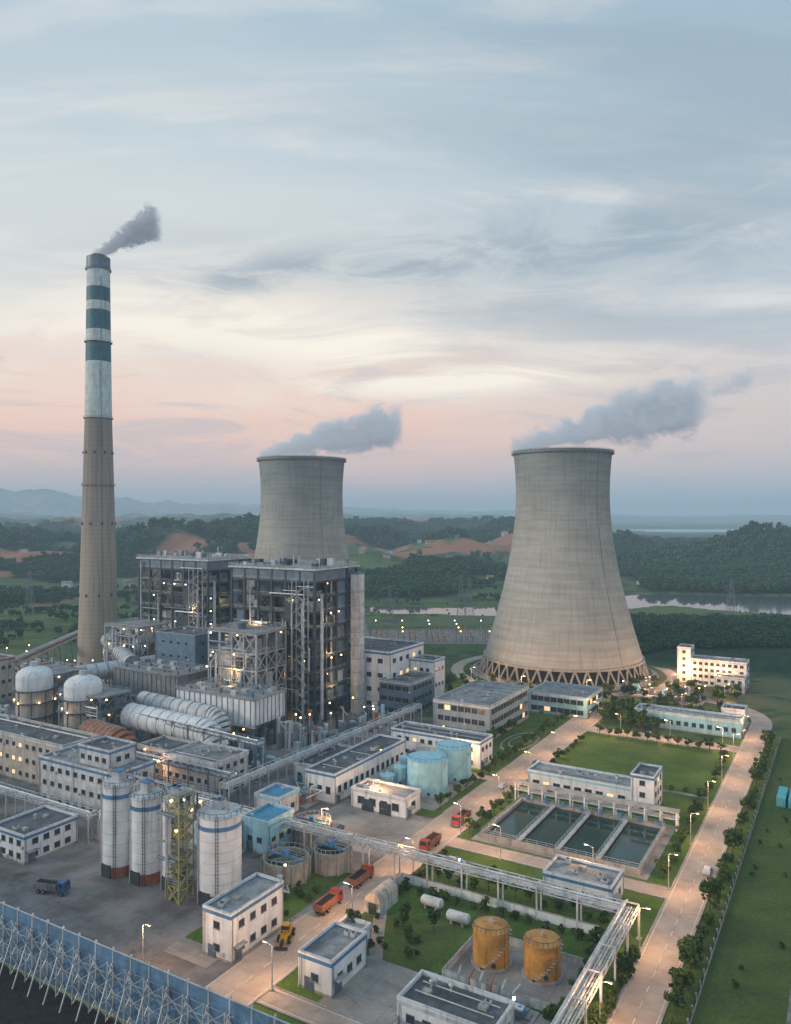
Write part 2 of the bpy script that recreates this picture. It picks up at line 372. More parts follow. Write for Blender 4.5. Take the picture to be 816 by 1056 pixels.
ca=me.color_attributes.new('cover','FLOAT_COLOR','POINT'); ca.data.foreach_set('color',np.stack([f_,r_,b_,np.ones_like(f_)],-1).ravel())
terrain=bpy.data.objects.new('terrain',me); scene.collection.objects.link(terrain)
m,nt,b,pos=newmat('countryside_ground')
at=nt.nodes.new('ShaderNodeAttribute'); at.attribute_name='cover'
s3=nt.nodes.new('ShaderNodeSeparateColor'); nt.links.new(at.outputs['Color'],s3.inputs[0])
c=mix(nt,mr(nt,noise_(nt,pos,.03,7,.65),.35,.65),(.060,.110,.038),(.09,.145,.05))
c=mix(nt,math_(nt,'MULTIPLY',s3.outputs[2],.6),c,(.13,.175,.07))
c=mix(nt,mr(nt,noise_(nt,pos,.008,7,.72,.6),.50,.64,0,.75),c,(.19,.15,.10))
c=mix(nt,mr(nt,noise_(nt,pos,.014,6,.7,.6),.50,.58,0,.75),c,(.03,.062,.028))
c=mix(nt,math_(nt,'MULTIPLY',s3.outputs[0],mr(nt,noise_(nt,pos,.03,6,.8),.2,.45,.6,1)),c,(.022,.06,.034))
cl=mr(nt,noise_(nt,pos,.11,5,.7),.42,.7,0,.8)
c=mix(nt,math_(nt,'MULTIPLY',cl,s3.outputs[0]),c,(.055,.11,.05))
c=mix(nt,s3.outputs[1],c,(.36,.17,.11))
nt.links.new(c,b.inputs['Base Color']); b.inputs['Roughness'].default_value=.95; b.inputs['Specular IOR Level'].default_value=.1
bn=nt.nodes.new('ShaderNodeBump'); bn.inputs['Strength'].default_value=.8; bn.inputs['Distance'].default_value=8
nt.links.new(math_(nt,'MULTIPLY',noise_(nt,pos,.09,5,.7),s3.outputs[0]),bn.inputs['Height']); nt.links.new(bn.outputs[0],b.inputs['Normal'])
me.materials.append(m)
g=Geo(); g.poly([(-9000,600),(12000,500),(16000,12000),(-9000,12000)],-1.6)
o=bpy.data.objects.new('river_water',mesh_from('river_water',g,[MT['water']])); scene.collection.objects.link(o)

# atmospheric haze: absorbs, and glows by itself in place of scattered sky light
g=Geo(); g.box(-30000,-3000,-60,30000,43000,340)
m=bpy.data.materials.new('haze'); m.use_nodes=True; nt=m.node_tree; nt.nodes.clear()
out=nt.nodes.new('ShaderNodeOutputMaterial'); va=nt.nodes.new('ShaderNodeVolumeAbsorption'); ve=nt.nodes.new('ShaderNodeEmission'); add=nt.nodes.new('ShaderNodeAddShader')
HD=1.75e-4
va.inputs['Color'].default_value=(0,0,0,1); va.inputs['Density'].default_value=HD
ve.inputs['Color'].default_value=(.29,.405,.50,1); ve.inputs['Strength'].default_value=HD
nt.links.new(va.outputs[0],add.inputs[0]); nt.links.new(ve.outputs[0],add.inputs[1]); nt.links.new(add.outputs[0],out.inputs['Volume'])
o=bpy.data.objects.new('atmospheric_haze',mesh_from('haze',g,[m])); scene.collection.objects.link(o)

# ------------------------------------------------------------------ trees
def tree_mesh(name,h,rad,nleaf,ls,seed,mat,trunk=True,bush=False):
    rnd=random.Random(seed); g=Geo()
    th=h*.35 if not bush else h*.1
    if trunk:
        g.tube((0,0,-.2),(rad*.05,0,th*1.6),h*.03,7,h*.016)
        for i in range(5):
            t=6.283*i/5+rnd.random(); zz=th*(.8+.5*rnd.random())
            g.tube((0,0,zz),(math.cos(t)*rad*.6,math.sin(t)*rad*.6,zz+h*.25),h*.013,5,h*.005)
    nb=len(g.F)
    lobes=[(0,0,th+(h-th)*.5,rad*.7,(h-th)*.48)]
    for i in range(9):
        t=rnd.random()*6.283; rr=rad*(.35+.4*rnd.random()); z=th+(h-th)*(.15+.7*rnd.random())
        s=rad*(.26+.25*rnd.random()); lobes.append((math.cos(t)*rr,math.sin(t)*rr,z,s,s*.8))
    for i in range(nleaf):
        L=lobes[rnd.randrange(len(lobes))]
        a=rnd.random()*6.283; c_=rnd.uniform(-.9,1); s_=math.sqrt(1-c_*c_); k=rnd.uniform(.7,1.1)
        x=L[0]+L[3]*s_*math.cos(a)*k; y=L[1]+L[3]*s_*math.sin(a)*k; z=L[2]+L[4]*c_*k
        n=Vector((s_*math.cos(a)+rnd.gauss(0,.5),s_*math.sin(a)+rnd.gauss(0,.5),c_+rnd.gauss(0,.5)+.3)).normalized()
        e1=n.orthogonal().normalized(); e2=n.cross(e1); l=ls*rnd.uniform(.6,1.3); an=rnd.random()*6.283
        b1=(e1*math.cos(an)+e2*math.sin(an))*l; b2=(e2*math.cos(an)-e1*math.sin(an))*l*.7
        P=Vector((x,y,z)); k0=len(g.V)
        g.V+= [tuple(P-b1),tuple(P-b2),tuple(P+b1+n*l*.2),tuple(P+b2)]; g.F.append((k0,k0+1,k0+2,k0+3))
    me=bpy.data.meshes.new(name); me.from_pydata(g.V,[],g.F); me.materials.append(MT['bark']); me.materials.append(MT[mat])
    me.polygons.foreach_set('material_index',[0]*nb+[1]*(len(g.F)-nb)); me.update(); return me
TREES=[tree_mesh('tree%d'%i,5,2.0,460,.32,i+3,'leaf') for i in range(5)]
BUSH=[tree_mesh('shrub%d'%i,2.3,1.2,300,.24,i+30,'leaf',bush=True) for i in range(4)]
def tree(p,q,s=1.,kind=TREES,name='broadleaf_tree'):
    o=bpy.data.objects.new(name,random.choice(kind)); scene.collection.objects.link(o)
    o.location=W(p,q,0.); k=s*U(.75,1.25); o.scale=(k*U(.9,1.1),k*U(.9,1.1),k*U(.8,1.2)); o.rotation_euler[2]=U(0,6.28)
fc=bpy.data.collections.new('forest_tree_prototypes')
for i in range(5):
    o=bpy.data.objects.new('forest_tree',tree_mesh('forest_tree%d'%i,10+i%2*2,4.6,150,1.2,i+60,'leaf2',trunk=False)); fc.objects.link(o)
def scatter(name,pts,smin,smax,coll):
    me=bpy.data.meshes.new(name); me.from_pydata([tuple(p) for p in pts],[],[])
    o=bpy.data.objects.new(name,me); scene.collection.objects.link(o)
    ng=bpy.data.node_groups.new(name,'GeometryNodeTree')
    ng.interface.new_socket('Geometry',in_out='INPUT',socket_type='NodeSocketGeometry'); ng.interface.new_socket('Geometry',in_out='OUTPUT',socket_type='NodeSocketGeometry')
    gi=ng.nodes.new('NodeGroupInput'); go=ng.nodes.new('NodeGroupOutput'); ip=ng.nodes.new('GeometryNodeInstanceOnPoints'); ci=ng.nodes.new('GeometryNodeCollectionInfo')
    ci.inputs['Collection'].default_value=coll; ci.inputs['Separate Children'].default_value=True; ci.inputs['Reset Children'].default_value=True
    rv=ng.nodes.new('FunctionNodeRandomValue'); rv.data_type='FLOAT_VECTOR'; rv.inputs[0].default_value=(0,0,0); rv.inputs[1].default_value=(.1,.1,6.28)
    rs_=ng.nodes.new('FunctionNodeRandomValue'); rs_.data_type='FLOAT'; rs_.inputs[2].default_value=smin; rs_.inputs[3].default_value=smax; rs_.inputs['Seed'].default_value=5
    ng.links.new(gi.outputs[0],ip.inputs['Points']); ng.links.new(ci.outputs[0],ip.inputs['Instance']); ip.inputs['Pick Instance'].default_value=True
    ng.links.new(rv.outputs[0],ip.inputs['Rotation']); ng.links.new(rs_.outputs[1],ip.inputs['Scale']); ng.links.new(ip.outputs[0],go.inputs[0])
    md=o.modifiers.new('scatter','NODES'); md.node_group=ng
    return o
def forest_pts(n,x0,x1,y0,y1,thr=.5):
    x=np.random.uniform(x0,x1,n); y=np.random.uniform(y0,y1,n)
    k=np.abs(x)<y*.62+40; x=x[k]; y=y[k]
    f,r,_=cover(x,y); k=(f>thr)&(r<.3); x=x[k];y=y[k]
    return np.stack([x,y,height(x,y)-.6],-1)
scatter('near_forest',forest_pts(17000,-100,560,480,700),.35,.72,fc)
scatter('hill_forest',forest_pts(19000,-750,750,700,1200),.6,1.2,fc)
scatter('distant_forest',forest_pts(20000,-1500,1500,1200,2400),1.1,2.2,fc)
x=np.random.uniform(-600,150,6500); y=np.random.uniform(500,900,6500)
k=(fbm(x/60,y/25,91,4)>.56)&(rivd(x,y)>6)&~((np.abs(x)<170)&(y<775))&(np.hypot(x-94,y-440)>85)
scatter('field_trees',np.stack([x,y,height(x,y)-.4],-1)[k],.3,.75,fc)
x=np.random.uniform(-170,560,1500); y=np.random.uniform(600,760,1500); rd_=rivd(x,y)
k=(rd_>3)&(rd_<26)&(fbm(x/30,y/30,17,3)>.5)
scatter('riverbank_shrubs',np.stack([x,y,height(x,y)-.4],-1)[k],.12,.28,fc)

# ------------------------------------------------------------------ ground sheets
def pad(name,p0,q0,p1,q1,z,mat):
    g=Geo(); g.poly([(p0,q0),(p1,q0),(p1,q1),(p0,q1)],0)
    o=bpy.data.objects.new(name,mesh_from(name,g,[MT[mat]])); scene.collection.objects.link(o); o.location=(0,0,z); o.rotation_euler[2]=-A; return o
pad('industrial_yard_pavement',-470,94,-105.2,300,.02,'yard')
pad('coal_yard_ground',-300,-20,-20,92.6,.02,'coal')
pad('plant_lawn',-94,93,-37.1,312,.02,'grass')
pad('lawn',-105.1,201,-130,300,.05,'grass')
pad('lawn',-212,300.1,-105.2,372,.02,'grass')
pad('lawn',-235,118,-208,131,.05,'grass')
pad('concrete_apron',-136,171,-105.3,200.5,.06,'pave')
pad('meadow',-24,-60,220,345,.03,'field')
pad('verge',-28.9,90,-24.1,345,.035,'grass')
pad('concrete_apron',-132,206,-108,238,.08,'pave')
pad('lawn',-121,118,-106.6,160,.05,'grass')
pad('concrete_apron',-121,112,-109,116,.09,'pave')
pad('footpath',-90,313,-44,314,.05,'pave')
pad('dirt_track',-10,-50,-7.5,340,.05,'gravel')
def road(name,axis,c,a0,a1,wd,gaps=(),dash=True):
    a=Asm(name); s=a.g('surface','road')
    def bx(g,u0,u1,v0,v1,z0,z1):
        if axis=='q': g.box(v0,u0,z0,v1,u1,z1)
        else: g.box(u0,v0,z0,u1,v1,z1)
    bx(s,a0,a1,c-wd/2,c+wd/2,.0,.09)
    kb=a.g('kerb','conc')
    segs={-1:[(a0,a1)],1:[(a0,a1)]}
    for (sd_,g0,g1) in gaps:
        new=[]
        for (u,v) in segs[sd_]:
            if g1<=u or g0>=v: new.append((u,v)); continue
            if g0>u: new.append((u,g0))
            if g1<v: new.append((g1,v))
        segs[sd_]=new
    for sd_ in (-1,1):
        for u,v in segs[sd_]:
            e=c+sd_*wd/2; bx(kb,u,v,min(e,e+sd_*.28),max(e,e+sd_*.28),0,.22)
    mk_=a.g('markings','paint')
    if dash:
        u=a0+2
        while u<a1-3: bx(mk_,u,u+2.4,c-.07,c+.07,.09,.097); u+=5.5
    for sd_ in (-1,1): bx(mk_,a0+1,a1-1,c+sd_*(wd/2-.45)-.06,c+sd_*(wd/2-.45)+.06,.09,.096)
    a.done()
road('plant_road','q',-99.5,94,345,11,[(1,185.8,192.2),(1,313.8,322.2),(-1,165,172),(-1,202,206),(-1,238,246),(-1,100,118)])
road('perimeter_road','q',-33,80,360,8,[(-1,185.8,192.2),(-1,313.8,322.2)])
road('cross_road','p',318,-94,-37,8)
road('service_road','p',189,-94,-37,5.5,dash=False)
road('service_road','p',240.9,-126,-105,4,dash=False)
road('service_road','p',111.5,-94,-44,5,dash=False)
def ring(name,x,y,r0,r1,z,mat,n=72,t0=0,t1=6.28319):
    g=Geo()
    for i in range(n):
        t=t0+(t1-t0)*i/n; t2=t0+(t1-t0)*(i+1)/n; k=len(g.V)
        g.V+=[(x+r0*math.cos(t),y+r0*math.sin(t),z),(x+r1*math.cos(t),y+r1*math.sin(t),z),(x+r1*math.cos(t2),y+r1*math.sin(t2),z),(x+r0*math.cos(t2),y+r0*math.sin(t2),z)]
        g.F.append((k,k+1,k+2,k+3))
    o=bpy.data.objects.new(name,mesh_from(name,g,[MT[mat]])); scene.collection.objects.link(o)
T1=(94.6,440); T2=(-60,497); CH=(-168.5,440)
ring('tower_ring_road',*T1,56,63,.07,'road'); ring('tower_apron',*T1,44,52,.06,'pave')
ring('tower_ring_road',*T2,56,62,.07,'road')
cx_,cy_,_=W(-69,360); ring('perimeter_road_bend',cx_,cy_,32,40,.08,'road',40,-A,-A+1.9)
a=Asm('oval_garden',-112,286)
for (r,z,mat,nm) in ((1,.12,'pave','path'),(.88,.14,'grass','lawn'),(.6,.16,'pave','inner_path'),(.52,.18,'field','inner_lawn')):
    a.g(nm,mat).poly([(6.2*r*math.cos(t/40*6.2832),14*r*math.sin(t/40*6.2832)) for t in range(40)],z)
a.done()
pad('footpath',-89,258,-39,260,.06,'pave')
pad('lawn',-90,262,-39,309,.05,'grass')
g=Geo(); pts=[]
for i in range(25):
    t=i/24; pts.append((-92+26*t, 150-34*math.sin(t*1.5)))
for (a1,b1),(a2,b2) in zip(pts[:-1],pts[1:]):
    k=len(g.V); dx,dy=a2-a1,b2-b1; l=math.hypot(dx,dy); nx,ny=-dy/l*1.4,dx/l*1.4
    g.V+=[(a1-nx,b1-ny,0),(a1+nx,b1+ny,0),(a2+nx,b2+ny,0),(a2-nx,b2-ny,0)]; g.F.append((k,k+1,k+2,k+3))
o=bpy.data.objects.new('footpath',mesh_from('footpath',g,[MT['pave']])); scene.collection.objects.link(o); o.location=(0,0,.075); o.rotation_euler[2]=-A

# ------------------------------------------------------------------ cooling towers
def cooling(name,x,y):
    a=Asm(name,world=(x,y,0))
    H=123.; zt=101.; rt=26.0; rb=44.; zb=8.5
    bb=(zt-zb)/math.sqrt((rb/rt)**2-1)
    prof=[(rt*math.sqrt(1+((z-zt)/bb)**2),z) for z in np.linspace(zb,H,46)]
    inner=[(r-.7,z) for r,z in reversed(prof)]
    rim=prof[-1][0]
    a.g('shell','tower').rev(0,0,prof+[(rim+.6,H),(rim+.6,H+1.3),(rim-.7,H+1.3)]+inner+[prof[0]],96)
    a.g('rim_band','steelb').rev(0,0,[(rim+.65,H-.5),(rim+1.2,H-.5),(rim+1.2,H+.1),(rim+.65,H+.1)],96)
    a.g('rim_railing','steel').railring(0,0,rim+1.1,H+.1,60,1.5,.12)
    L=a.g('support_columns','conc'); n=44
    for i in range(n):
        t0=6.28319*i/n
        for sgn in (-1,1):
            t1=t0+sgn*6.28319/n/2
            L.beam((46.6*math.cos(t0),46.6*math.sin(t0),.2),(44*math.cos(t1),44*math.sin(t1),8.7),.8)
    a.g('lintel_ring','conc').rev(0,0,[(44.7,8.2),(44.7,9.6),(43.2,9.6),(43.2,8.2),(44.7,8.2)],96)
    a.g('basin','conc').rev(0,0,[(49,0),(49,1.6),(48.4,1.6),(48.4,.6),(40,.6)],96)
    a.g('dark_interior','tyre').cyl(0,0,.3,8.4,41.5,64)  # near-black drum, shade of the tower interior put into its colour
    a.g('access_ladder','grey').path([(prof[i][0]*math.cos(-1.0)*1.004,prof[i][0]*math.sin(-1.0)*1.004,prof[i][1]) for i in range(0,46,3)],.12,5)
    a.done()
cooling('cooling_tower',*T1); cooling('cooling_tower',*T2)

# ------------------------------------------------------------------ chimney
a=Asm('chimney',world=(CH[0],CH[1],0))
def cr_(z):
    pts=[(0,11.6),(20,10.8),(75,9.2),(143,7.3),(236,6.1)]
    for (z0,r0),(z1,r1) in zip(pts[:-1],pts[1:]):
        if z<=z1: return r0+(r1-r0)*(z-z0)/(z1-z0)
    return 6.1
def band(nm,mat,z0,z1,off=0):
    zs=np.linspace(z0,z1,8); a.g(nm,mat).rev(0,0,[(cr_(z)+off,z) for z in zs],48)
band('shaft','chim',0,143)
for z0,z1,mt in [(143,175,'chimw'),(175,186,'chimt'),(186,193,'chimw'),(193,204,'chimt'),(204,209,'chimw'),(209,217,'chimt'),(217,227,'chimw')]: band('painted_band_'+mt,mt,z0,z1)
band('crown','steelb',227,234,.25)
a.g('flue','steel').cyl(0,0,232,235.5,4.2,32)
a.g('crown_cap','grey').cyl(0,0,233.9,234.2,6.4,48)
for z in (105,143,186,227):
    r=cr_(z); a.g('platforms','grey').rev(0,0,[(r+.02,z),(r+.8,z),(r+.8,z+.15),(r+.02,z+.15)],40); a.g('railings','grey').railring(0,0,r+.75,z+.1,28,1.1,.08)
a.g('ladder','grey').path([((cr_(z)+.3)*math.cos(-1),(cr_(z)+.3)*math.sin(-1),z) for z in range(2,232,10)],.15,5)
a.g('base_plinth','conc').cyl(0,0,0,1.2,13,48)
for i in range(9):
    for z in (40,80,120):
        t=i*.7+z; r=cr_(z); a.g('vents','steel').box(r*math.cos(t)-.4,r*math.sin(t)-.4,z+3,r*math.cos(t)+.4,r*math.sin(t)+.4,z+4.4)
a.done()

# ------------------------------------------------------------------ building generator
def winrow(a,x0,x1,y0,y1,z,ww,wh,sp,sides='npse',lit=.06):
    for sd_ in sides:
        L=x1-x0 if sd_ in 'np' else y1-y0
        n=int((L-1.2)/sp)
        if n<1: continue
        off=(L-n*sp)/2
        for i in range(n):
            c=off+sp*(i+.5)
            G=a.g('windows','litwin' if R()<lit else 'glass'); Fm=a.g('window_frames','grey'); Sl=a.g('window_sills','conc')
            if sd_=='n':
                Fm.box(x0+c-ww/2-.12,y0-.05,z-.1,x0+c+ww/2+.12,y0,z+wh+.12); G.box(x0+c-ww/2,y0-.09,z,x0+c-.04,y0-.05,z+wh); G.box(x0+c+.04,y0-.09,z,x0+c+ww/2,y0-.05,z+wh); Sl.box(x0+c-ww/2-.2,y0-.2,z-.22,x0+c+ww/2+.2,y0,z-.1)
                if R()<.12: a.g('wall_ac_units','offwhite').box(x0+c+ww/2+.3,y0-.45,z-.5,x0+c+ww/2+1.1,y0,z+.15)
            elif sd_=='p':
                Fm.box(x0+c-ww/2-.12,y1,z-.15,x0+c+ww/2+.12,y1+.05,z+wh+.12); G.box(x0+c-ww/2,y1+.05,z,x0+c+ww/2,y1+.09,z+wh)
            elif sd_=='e':
                Fm.box(x1,y0+c-ww/2-.12,z-.1,x1+.05,y0+c+ww/2+.12,z+wh+.12); G.box(x1+.05,y0+c-ww/2,z,x1+.09,y0+c-.04,z+wh); G.box(x1+.05,y0+c+.04,z,x1+.09,y0+c+ww/2,z+wh); Sl.box(x1,y0+c-ww/2-.2,z-.22,x1+.2,y0+c+ww/2+.2,z-.1)
            else:
                Fm.box(x0-.05,y0+c-ww/2-.12,z-.15,x0,y0+c+ww/2+.12,z+wh+.12); G.box(x0-.09,y0+c-ww/2,z,x0-.05,y0+c+ww/2,z+wh)
def roofkit(a,x0,x1,y0,y1,z,n):
    for i in range(n):
        x=U(x0+1.2,x1-2.2); y=U(y0+1,y1-2); k=R()
        if k<.4:
            w_=U(.8,1.8); h_=U(.6,1.4); a.g('roof_units','galv').box(x,y,z+.15,x+w_,y+w_*.8,z+h_); a.g('roof_unit_fans','steel').cyl(x+w_/2,y+w_*.4,z+h_,z+h_+.15,w_*.3,10)
        elif k<.7: a.g('roof_vents','galv').cyl(x,y,z,z+U(.7,1.4),.25,8); a.g('roof_vents','galv').cyl(x,y,z+1.2,z+1.5,.5,8,.2)
        else: a.g('roof_hatches','conc').box(x,y,z,x+1.6,y+1.2,z+.6)
    if n>5:
        for i in range(2): y=U(y0+1.5,y1-1.5); a.g('roof_pipes','galv').tube((x0+1.5,y,z+.35),(x1-1.5,y,z+.35),.12,6)
def ringbox(G,x0,x1,y0,y1,z0,z1,o_,t):
    G.box(x0-o_,y0-o_,z0,x1+o_,y0+t,z1); G.box(x0-o_,y1-t,z0,x1+o_,y1+o_,z1)
    G.box(x0-o_,y0+t,z0,x0+t,y1-t,z1); G.box(x1-t,y0+t,z0,x1+o_,y1-t,z1)
def blk(a,x0,x1,y0,y1,h,wall='white',roof='roof',stripe='bluepaint',floors=1,win=True,ww=1.5,wh=1.3,sp=3.2,kit=4,par=.8,z0=0,door=True,sides='npse',tag='',lit=.05,plinth=True):
    a.g('walls'+tag,wall).box(x0,y0,z0,x1,y1,h-.35)
    if plinth: a.g('plinth'+tag,'conc').box(x0-.06,y0-.06,z0,x1+.06,y1+.06,z0+.5)
    ringbox(a.g('trim_band'+tag,stripe or wall),x0,x1,y0,y1,h-.35,h+par*.45,.09,.3)
    ringbox(a.g('parapet'+tag,wall),x0,x1,y0,y1,h+par*.45,h+par,.05,.3)
    ringbox(a.g('coping'+tag,'offwhite'),x0,x1,y0,y1,h+par,h+par+.1,.12,.35)
    a.g('roof'+tag,roof).box(x0+.3,y0+.3,h-.35,x1-.3,y1-.3,h+.1)
    roofkit(a,x0,x1,y0,y1,h+.1,kit)
    fh=(h-z0)/floors
    if win:
        for f in range(floors): winrow(a,x0,x1,y0,y1,z0+f*fh+fh*.36,ww,min(wh,fh*.45),sp,sides,lit)
    if door:
        a.g('door','steelb').box(x0+(x1-x0)*.2,y0-.16,z0,x0+(x1-x0)*.2+2,y0-.1,z0+2.6)
        a.g('door','steelb').box(x1+.1,y0+1,z0,x1+.16,y0+3.2,z0+2.8); a.g('door_canopy','conc').box(x1+.06,y0+.6,z0+2.95,x1+1.3,y0+3.6,z0+3.15)
    D=a.g('downpipes','grey')
    for yy in (y0+.4,y1-.4): D.tube((x1+.2,yy,z0+.2),(x1+.2,yy,h-.3),.09,6)
    D.tube((x0+.5,y0-.2,z0+.2),(x0+.5,y0-.2,h-.3),.09,6)
def building(name,p,q,L,M,h,**k):
    a=Asm(name,p,q); blk(a,-L,0,0,M,h,**k); return a
building('office_building',-122,279.7,25,42,13,wall='officeblue',stripe='offwhite',roof='roofg',floors=3,ww=2.4,wh=2.2,sp=3.,kit=14,lit=.05).done()
building('office_building',-99,331.5,27,24,8.5,wall='ltblue',stripe='offwhite',roof='roofg',floors=2,ww=2.6,wh=2,sp=3,kit=12).done()
building('office_annexe',-128,322.5,24,16,9,wall='white',roof='roofg',stripe='offwhite',floors=2,kit=8).done()
building('workshop_building',-136.6,195,11,44,8.5,floors=1,kit=8,wh=2).done()
building('control_building',-111.4,247,36,11,9,floors=2,kit=8).done()
a=building('pump_house',-112,196,19,9,5.5,roof='roofg',stripe='offwhite',kit=5,ww=2.2,wh=2,sp=4); a.g('roller_doors','steel').box(-15,-.2,0,-11,-.1,3.6); a.g('roller_doors','steel').box(-9,-.2,0,-5,-.1,3.6); a.done()
a=building('filter_house',-57.6,238,33,10,5.6,roof='roofg',kit=10,ww=2,wh=1.4,sp=3.4,stripe='ltblue')
blk(a,.25,7,-1.5,10,10.4,floors=3,kit=2,tag='_stair_block',door=False); a.done()
building('chlorine_house',-46.2,173.3,16,10,5,roof='roofg',kit=6,wh=1.2).done()
building('guard_house',-82.4,116.7,7.6,12,6,floors=1,kit=2,roof='roofg').done()
building('white_service_building',-105.9,115.6,7.5,16.5,9,floors=2,roof='roofg',kit=4,sp=3.4).done()
building('warehouse_building',-50,116,18,9,4.6,stripe='offwhite',kit=6).done()
building('long_service_building',-37.9,333.9,41.5,10,6.2,wall='ltblue',stripe='offwhite',roof='roofg',kit=10,sp=3,wh=1.6).done()
building('long_service_building',-37.9,346,9,9,8,wall='white',stripe='offwhite',kit=2).done()
a=building('administration_building',-46,427,27,12,13,floors=4,kit=6,sp=2.8,roof='roofg',stripe='offwhite'); blk(a,-34,-27.3,3,14,18,floors=5,kit=2,tag='_tower',door=False,stripe='offwhite'); blk(a,-14,.1,-9,-.3,7,floors=2,kit=3,tag='_porch',stripe='offwhite'); a.done()
a=building('coal_handling_building',-182.3,150.8,34.5,15,13.5,wall='offwhite',floors=3,kit=8,ww=1.6,sp=3.6,roof='roofg'); blk(a,-20,-6,3,13,18.5,wall='offwhite',floors=1,kit=4,tag='_penthouse',z0=13.7,door=False,plinth=False); a.done()
building('coal_handling_building',-218,160,62,14,14,wall='beige',stripe='offwhite',floors=3,kit=14,sp=3.6).done()
building('small_office_building',-181,121.7,14,15.8,6.6,floors=2,kit=4).done()
building('turbine_hall',-178.5,298,190,32,26,wall='white',floors=4,kit=30,ww=2.4,wh=1.8,sp=6,roof='roof',par=1.2).done()
a=building('blue_annexe_building',-165,293,16,22,15,wall='bluegrey',stripe='offwhite',floors=3,kit=6,ww=3,wh=2,sp=3.6); blk(a,-13,-.5,22.3,34,21,wall='white',floors=3,kit=4,tag='_rear',door=False); a.done()
building('transformer_building',-262,262,26,20,32,wall='bluegrey',stripe='bluegrey',floors=5,kit=5,sp=5,ww=1.6,wh=1.2).done()
building('blue_shed',-131,157,9,11,8,wall='ltblue',roof='ltroof',stripe='ltblue',kit=1).done()
building('blue_shed',-143,176,9,10,6,wall='offwhite',roof='ltroof',stripe='ltblue',kit=1).done()
building('desulphurisation_building',-170,178,22,16,11,wall='offwhite',roof='roofg',stripe='offwhite',floors=3,kit=8).done()
building('switch_room',-152,205,8,24,6,wall='white',stripe='offwhite',kit=5).done()
building('ash_pump_house',-196,185,16,12,9,wall='beige',stripe='offwhite',roof='roof',floors=2,kit=5).done()
building('site_office',-86,128,6,8,3.4,stripe='offwhite',roof='roofg',kit=2).done()
building('site_office',-58,103,8,5,3.4,wall='ltblue',stripe='offwhite',roof='roofg',kit=2).done()
building('farm_house',30,330,20,9,5,kit=3,stripe='offwhite').done()
building('farm_house',8,318,16,9,5,kit=3,stripe='offwhite',roof='ltroof').done()

# ------------------------------------------------------------------ steel frames / boiler houses
def lampdot(a,x,y,z,cool=False,s=.21):
    a.g('lamps','lampc' if cool else 'lampw').box(x-s,y-s,z-s,x+s,y+s,z+s)
def frame(a,x0,x1,y0,y1,levels,nx,ny,mat='steel',col=.7,bm=.55,floor=.55,brace=.35,fill=1.,lamps=.25,dark=False):
    xs=np.linspace(x0,x1,nx+1); ys=np.linspace(y0,y1,ny+1); zt=levels[-1]
    C=a.g('columns',mat); B=a.g('beams',mat); X=a.g('bracing',mat); Fl=a.g('floor_gratings','grey'); Rl=a.g('railings','galv')
    pal=['steel','grey','steelb','bluegrey','steel','grey','duct'] if dark else ['grey','duct','steelb','galv','steel','duct','grey']
    for i,x in enumerate(xs):
        for j,y in enumerate(ys): C.box(x-col/2,y-col/2,0,x+col/2,y+col/2,zt)
    for k,z in enumerate(levels):
        if z<=0: continue
        for y in ys: B.beam((x0,y,z),(x1,y,z),bm*.6,bm)
        for x in xs: B.beam((x,y0,z),(x,y1,z),bm*.6,bm)
        for i in range(nx):
            for j in range(ny):
                if R()<floor: Fl.box(xs[i]+.3,ys[j]+.3,z+bm/2,xs[i+1]-.3,ys[j+1]-.3,z+bm/2+.12)
        Rl.railbox(x0,y0-.3,x1+.3,y1,z+.4,w=.09)
        if k>0:
            zp=levels[k-1]
            for i in range(nx):
                if R()<brace: X.beam((xs[i],y0,zp),(xs[i+1],y0,z),.3); X.beam((xs[i+1],y0,zp),(xs[i],y0,z),.3)
                if R()<brace: X.beam((xs[i],y1,zp),(xs[i+1],y1,z),.3)
            for j in range(ny):
                if R()<brace: X.beam((x1,ys[j],zp),(x1,ys[j+1],z),.3); X.beam((x1,ys[j+1],zp),(x1,ys[j],z),.3)
                if R()<brace: X.beam((x0,ys[j],zp),(x0,ys[j+1],z),.3)
            for i in range(nx):
                for j in (0,ny-1):
                    if R()<.62*fill:
                        m_=random.choice(pal); dx=xs[i+1]-xs[i]; dy=ys[1]-ys[0]
                        cx=xs[i]+dx*U(.25,.7); cy=ys[j]+dy*U(.3,.7); hh=(z-zp)*U(.35,.85)
                        if R()<.5: a.g('equipment_boxes_'+m_,m_).box(cx-dx*U(.15,.35),cy-dy*.25,zp+.5,cx+dx*U(.1,.3),cy+dy*.25,zp+.5+hh)
                        else: a.g('equipment_vessels_'+m_,m_).cyl(cx,cy,zp+.5,zp+.5+hh,min(dx,dy)*U(.1,.28),12)
                    if R()<lamps: lampdot(a,xs[i]+U(.5,3),ys[j]+(0 if j==0 else 3),z-.9,R()<.3)
            for j in range(ny):
                if R()<.6*fill:
                    m_=random.choice(pal)
                    a.g('equipment_boxes_'+m_,m_).box(x1-5,ys[j]+U(.5,2),zp+.5,x1-1,ys[j+1]-U(.5,2),zp+.5+(z-zp)*U(.3,.8))
                if R()<lamps: lampdot(a,x1-.3,ys[j]+U(1,5),z-.9,R()<.3)
    for i in range(int(10*fill)):
        x=U(x0,x1); y=y0-.6-R()*.8 if R()<.5 else U(y0,y1); z=U(0,zt*.5); z1=U(z+8,zt)
        a.g('risers','galv').cyl(x,y,z,z1,U(.2,.5),8)
    for i in range(int(8*fill)):
        z=U(4,zt-3); x=U(x0,x1-8); a.g('headers',random.choice(['galv','grey','steelb'])).tube((x,y0-.8,z),(min(x1,x+U(8,20)),y0-.8,z),U(.2,.5),8)
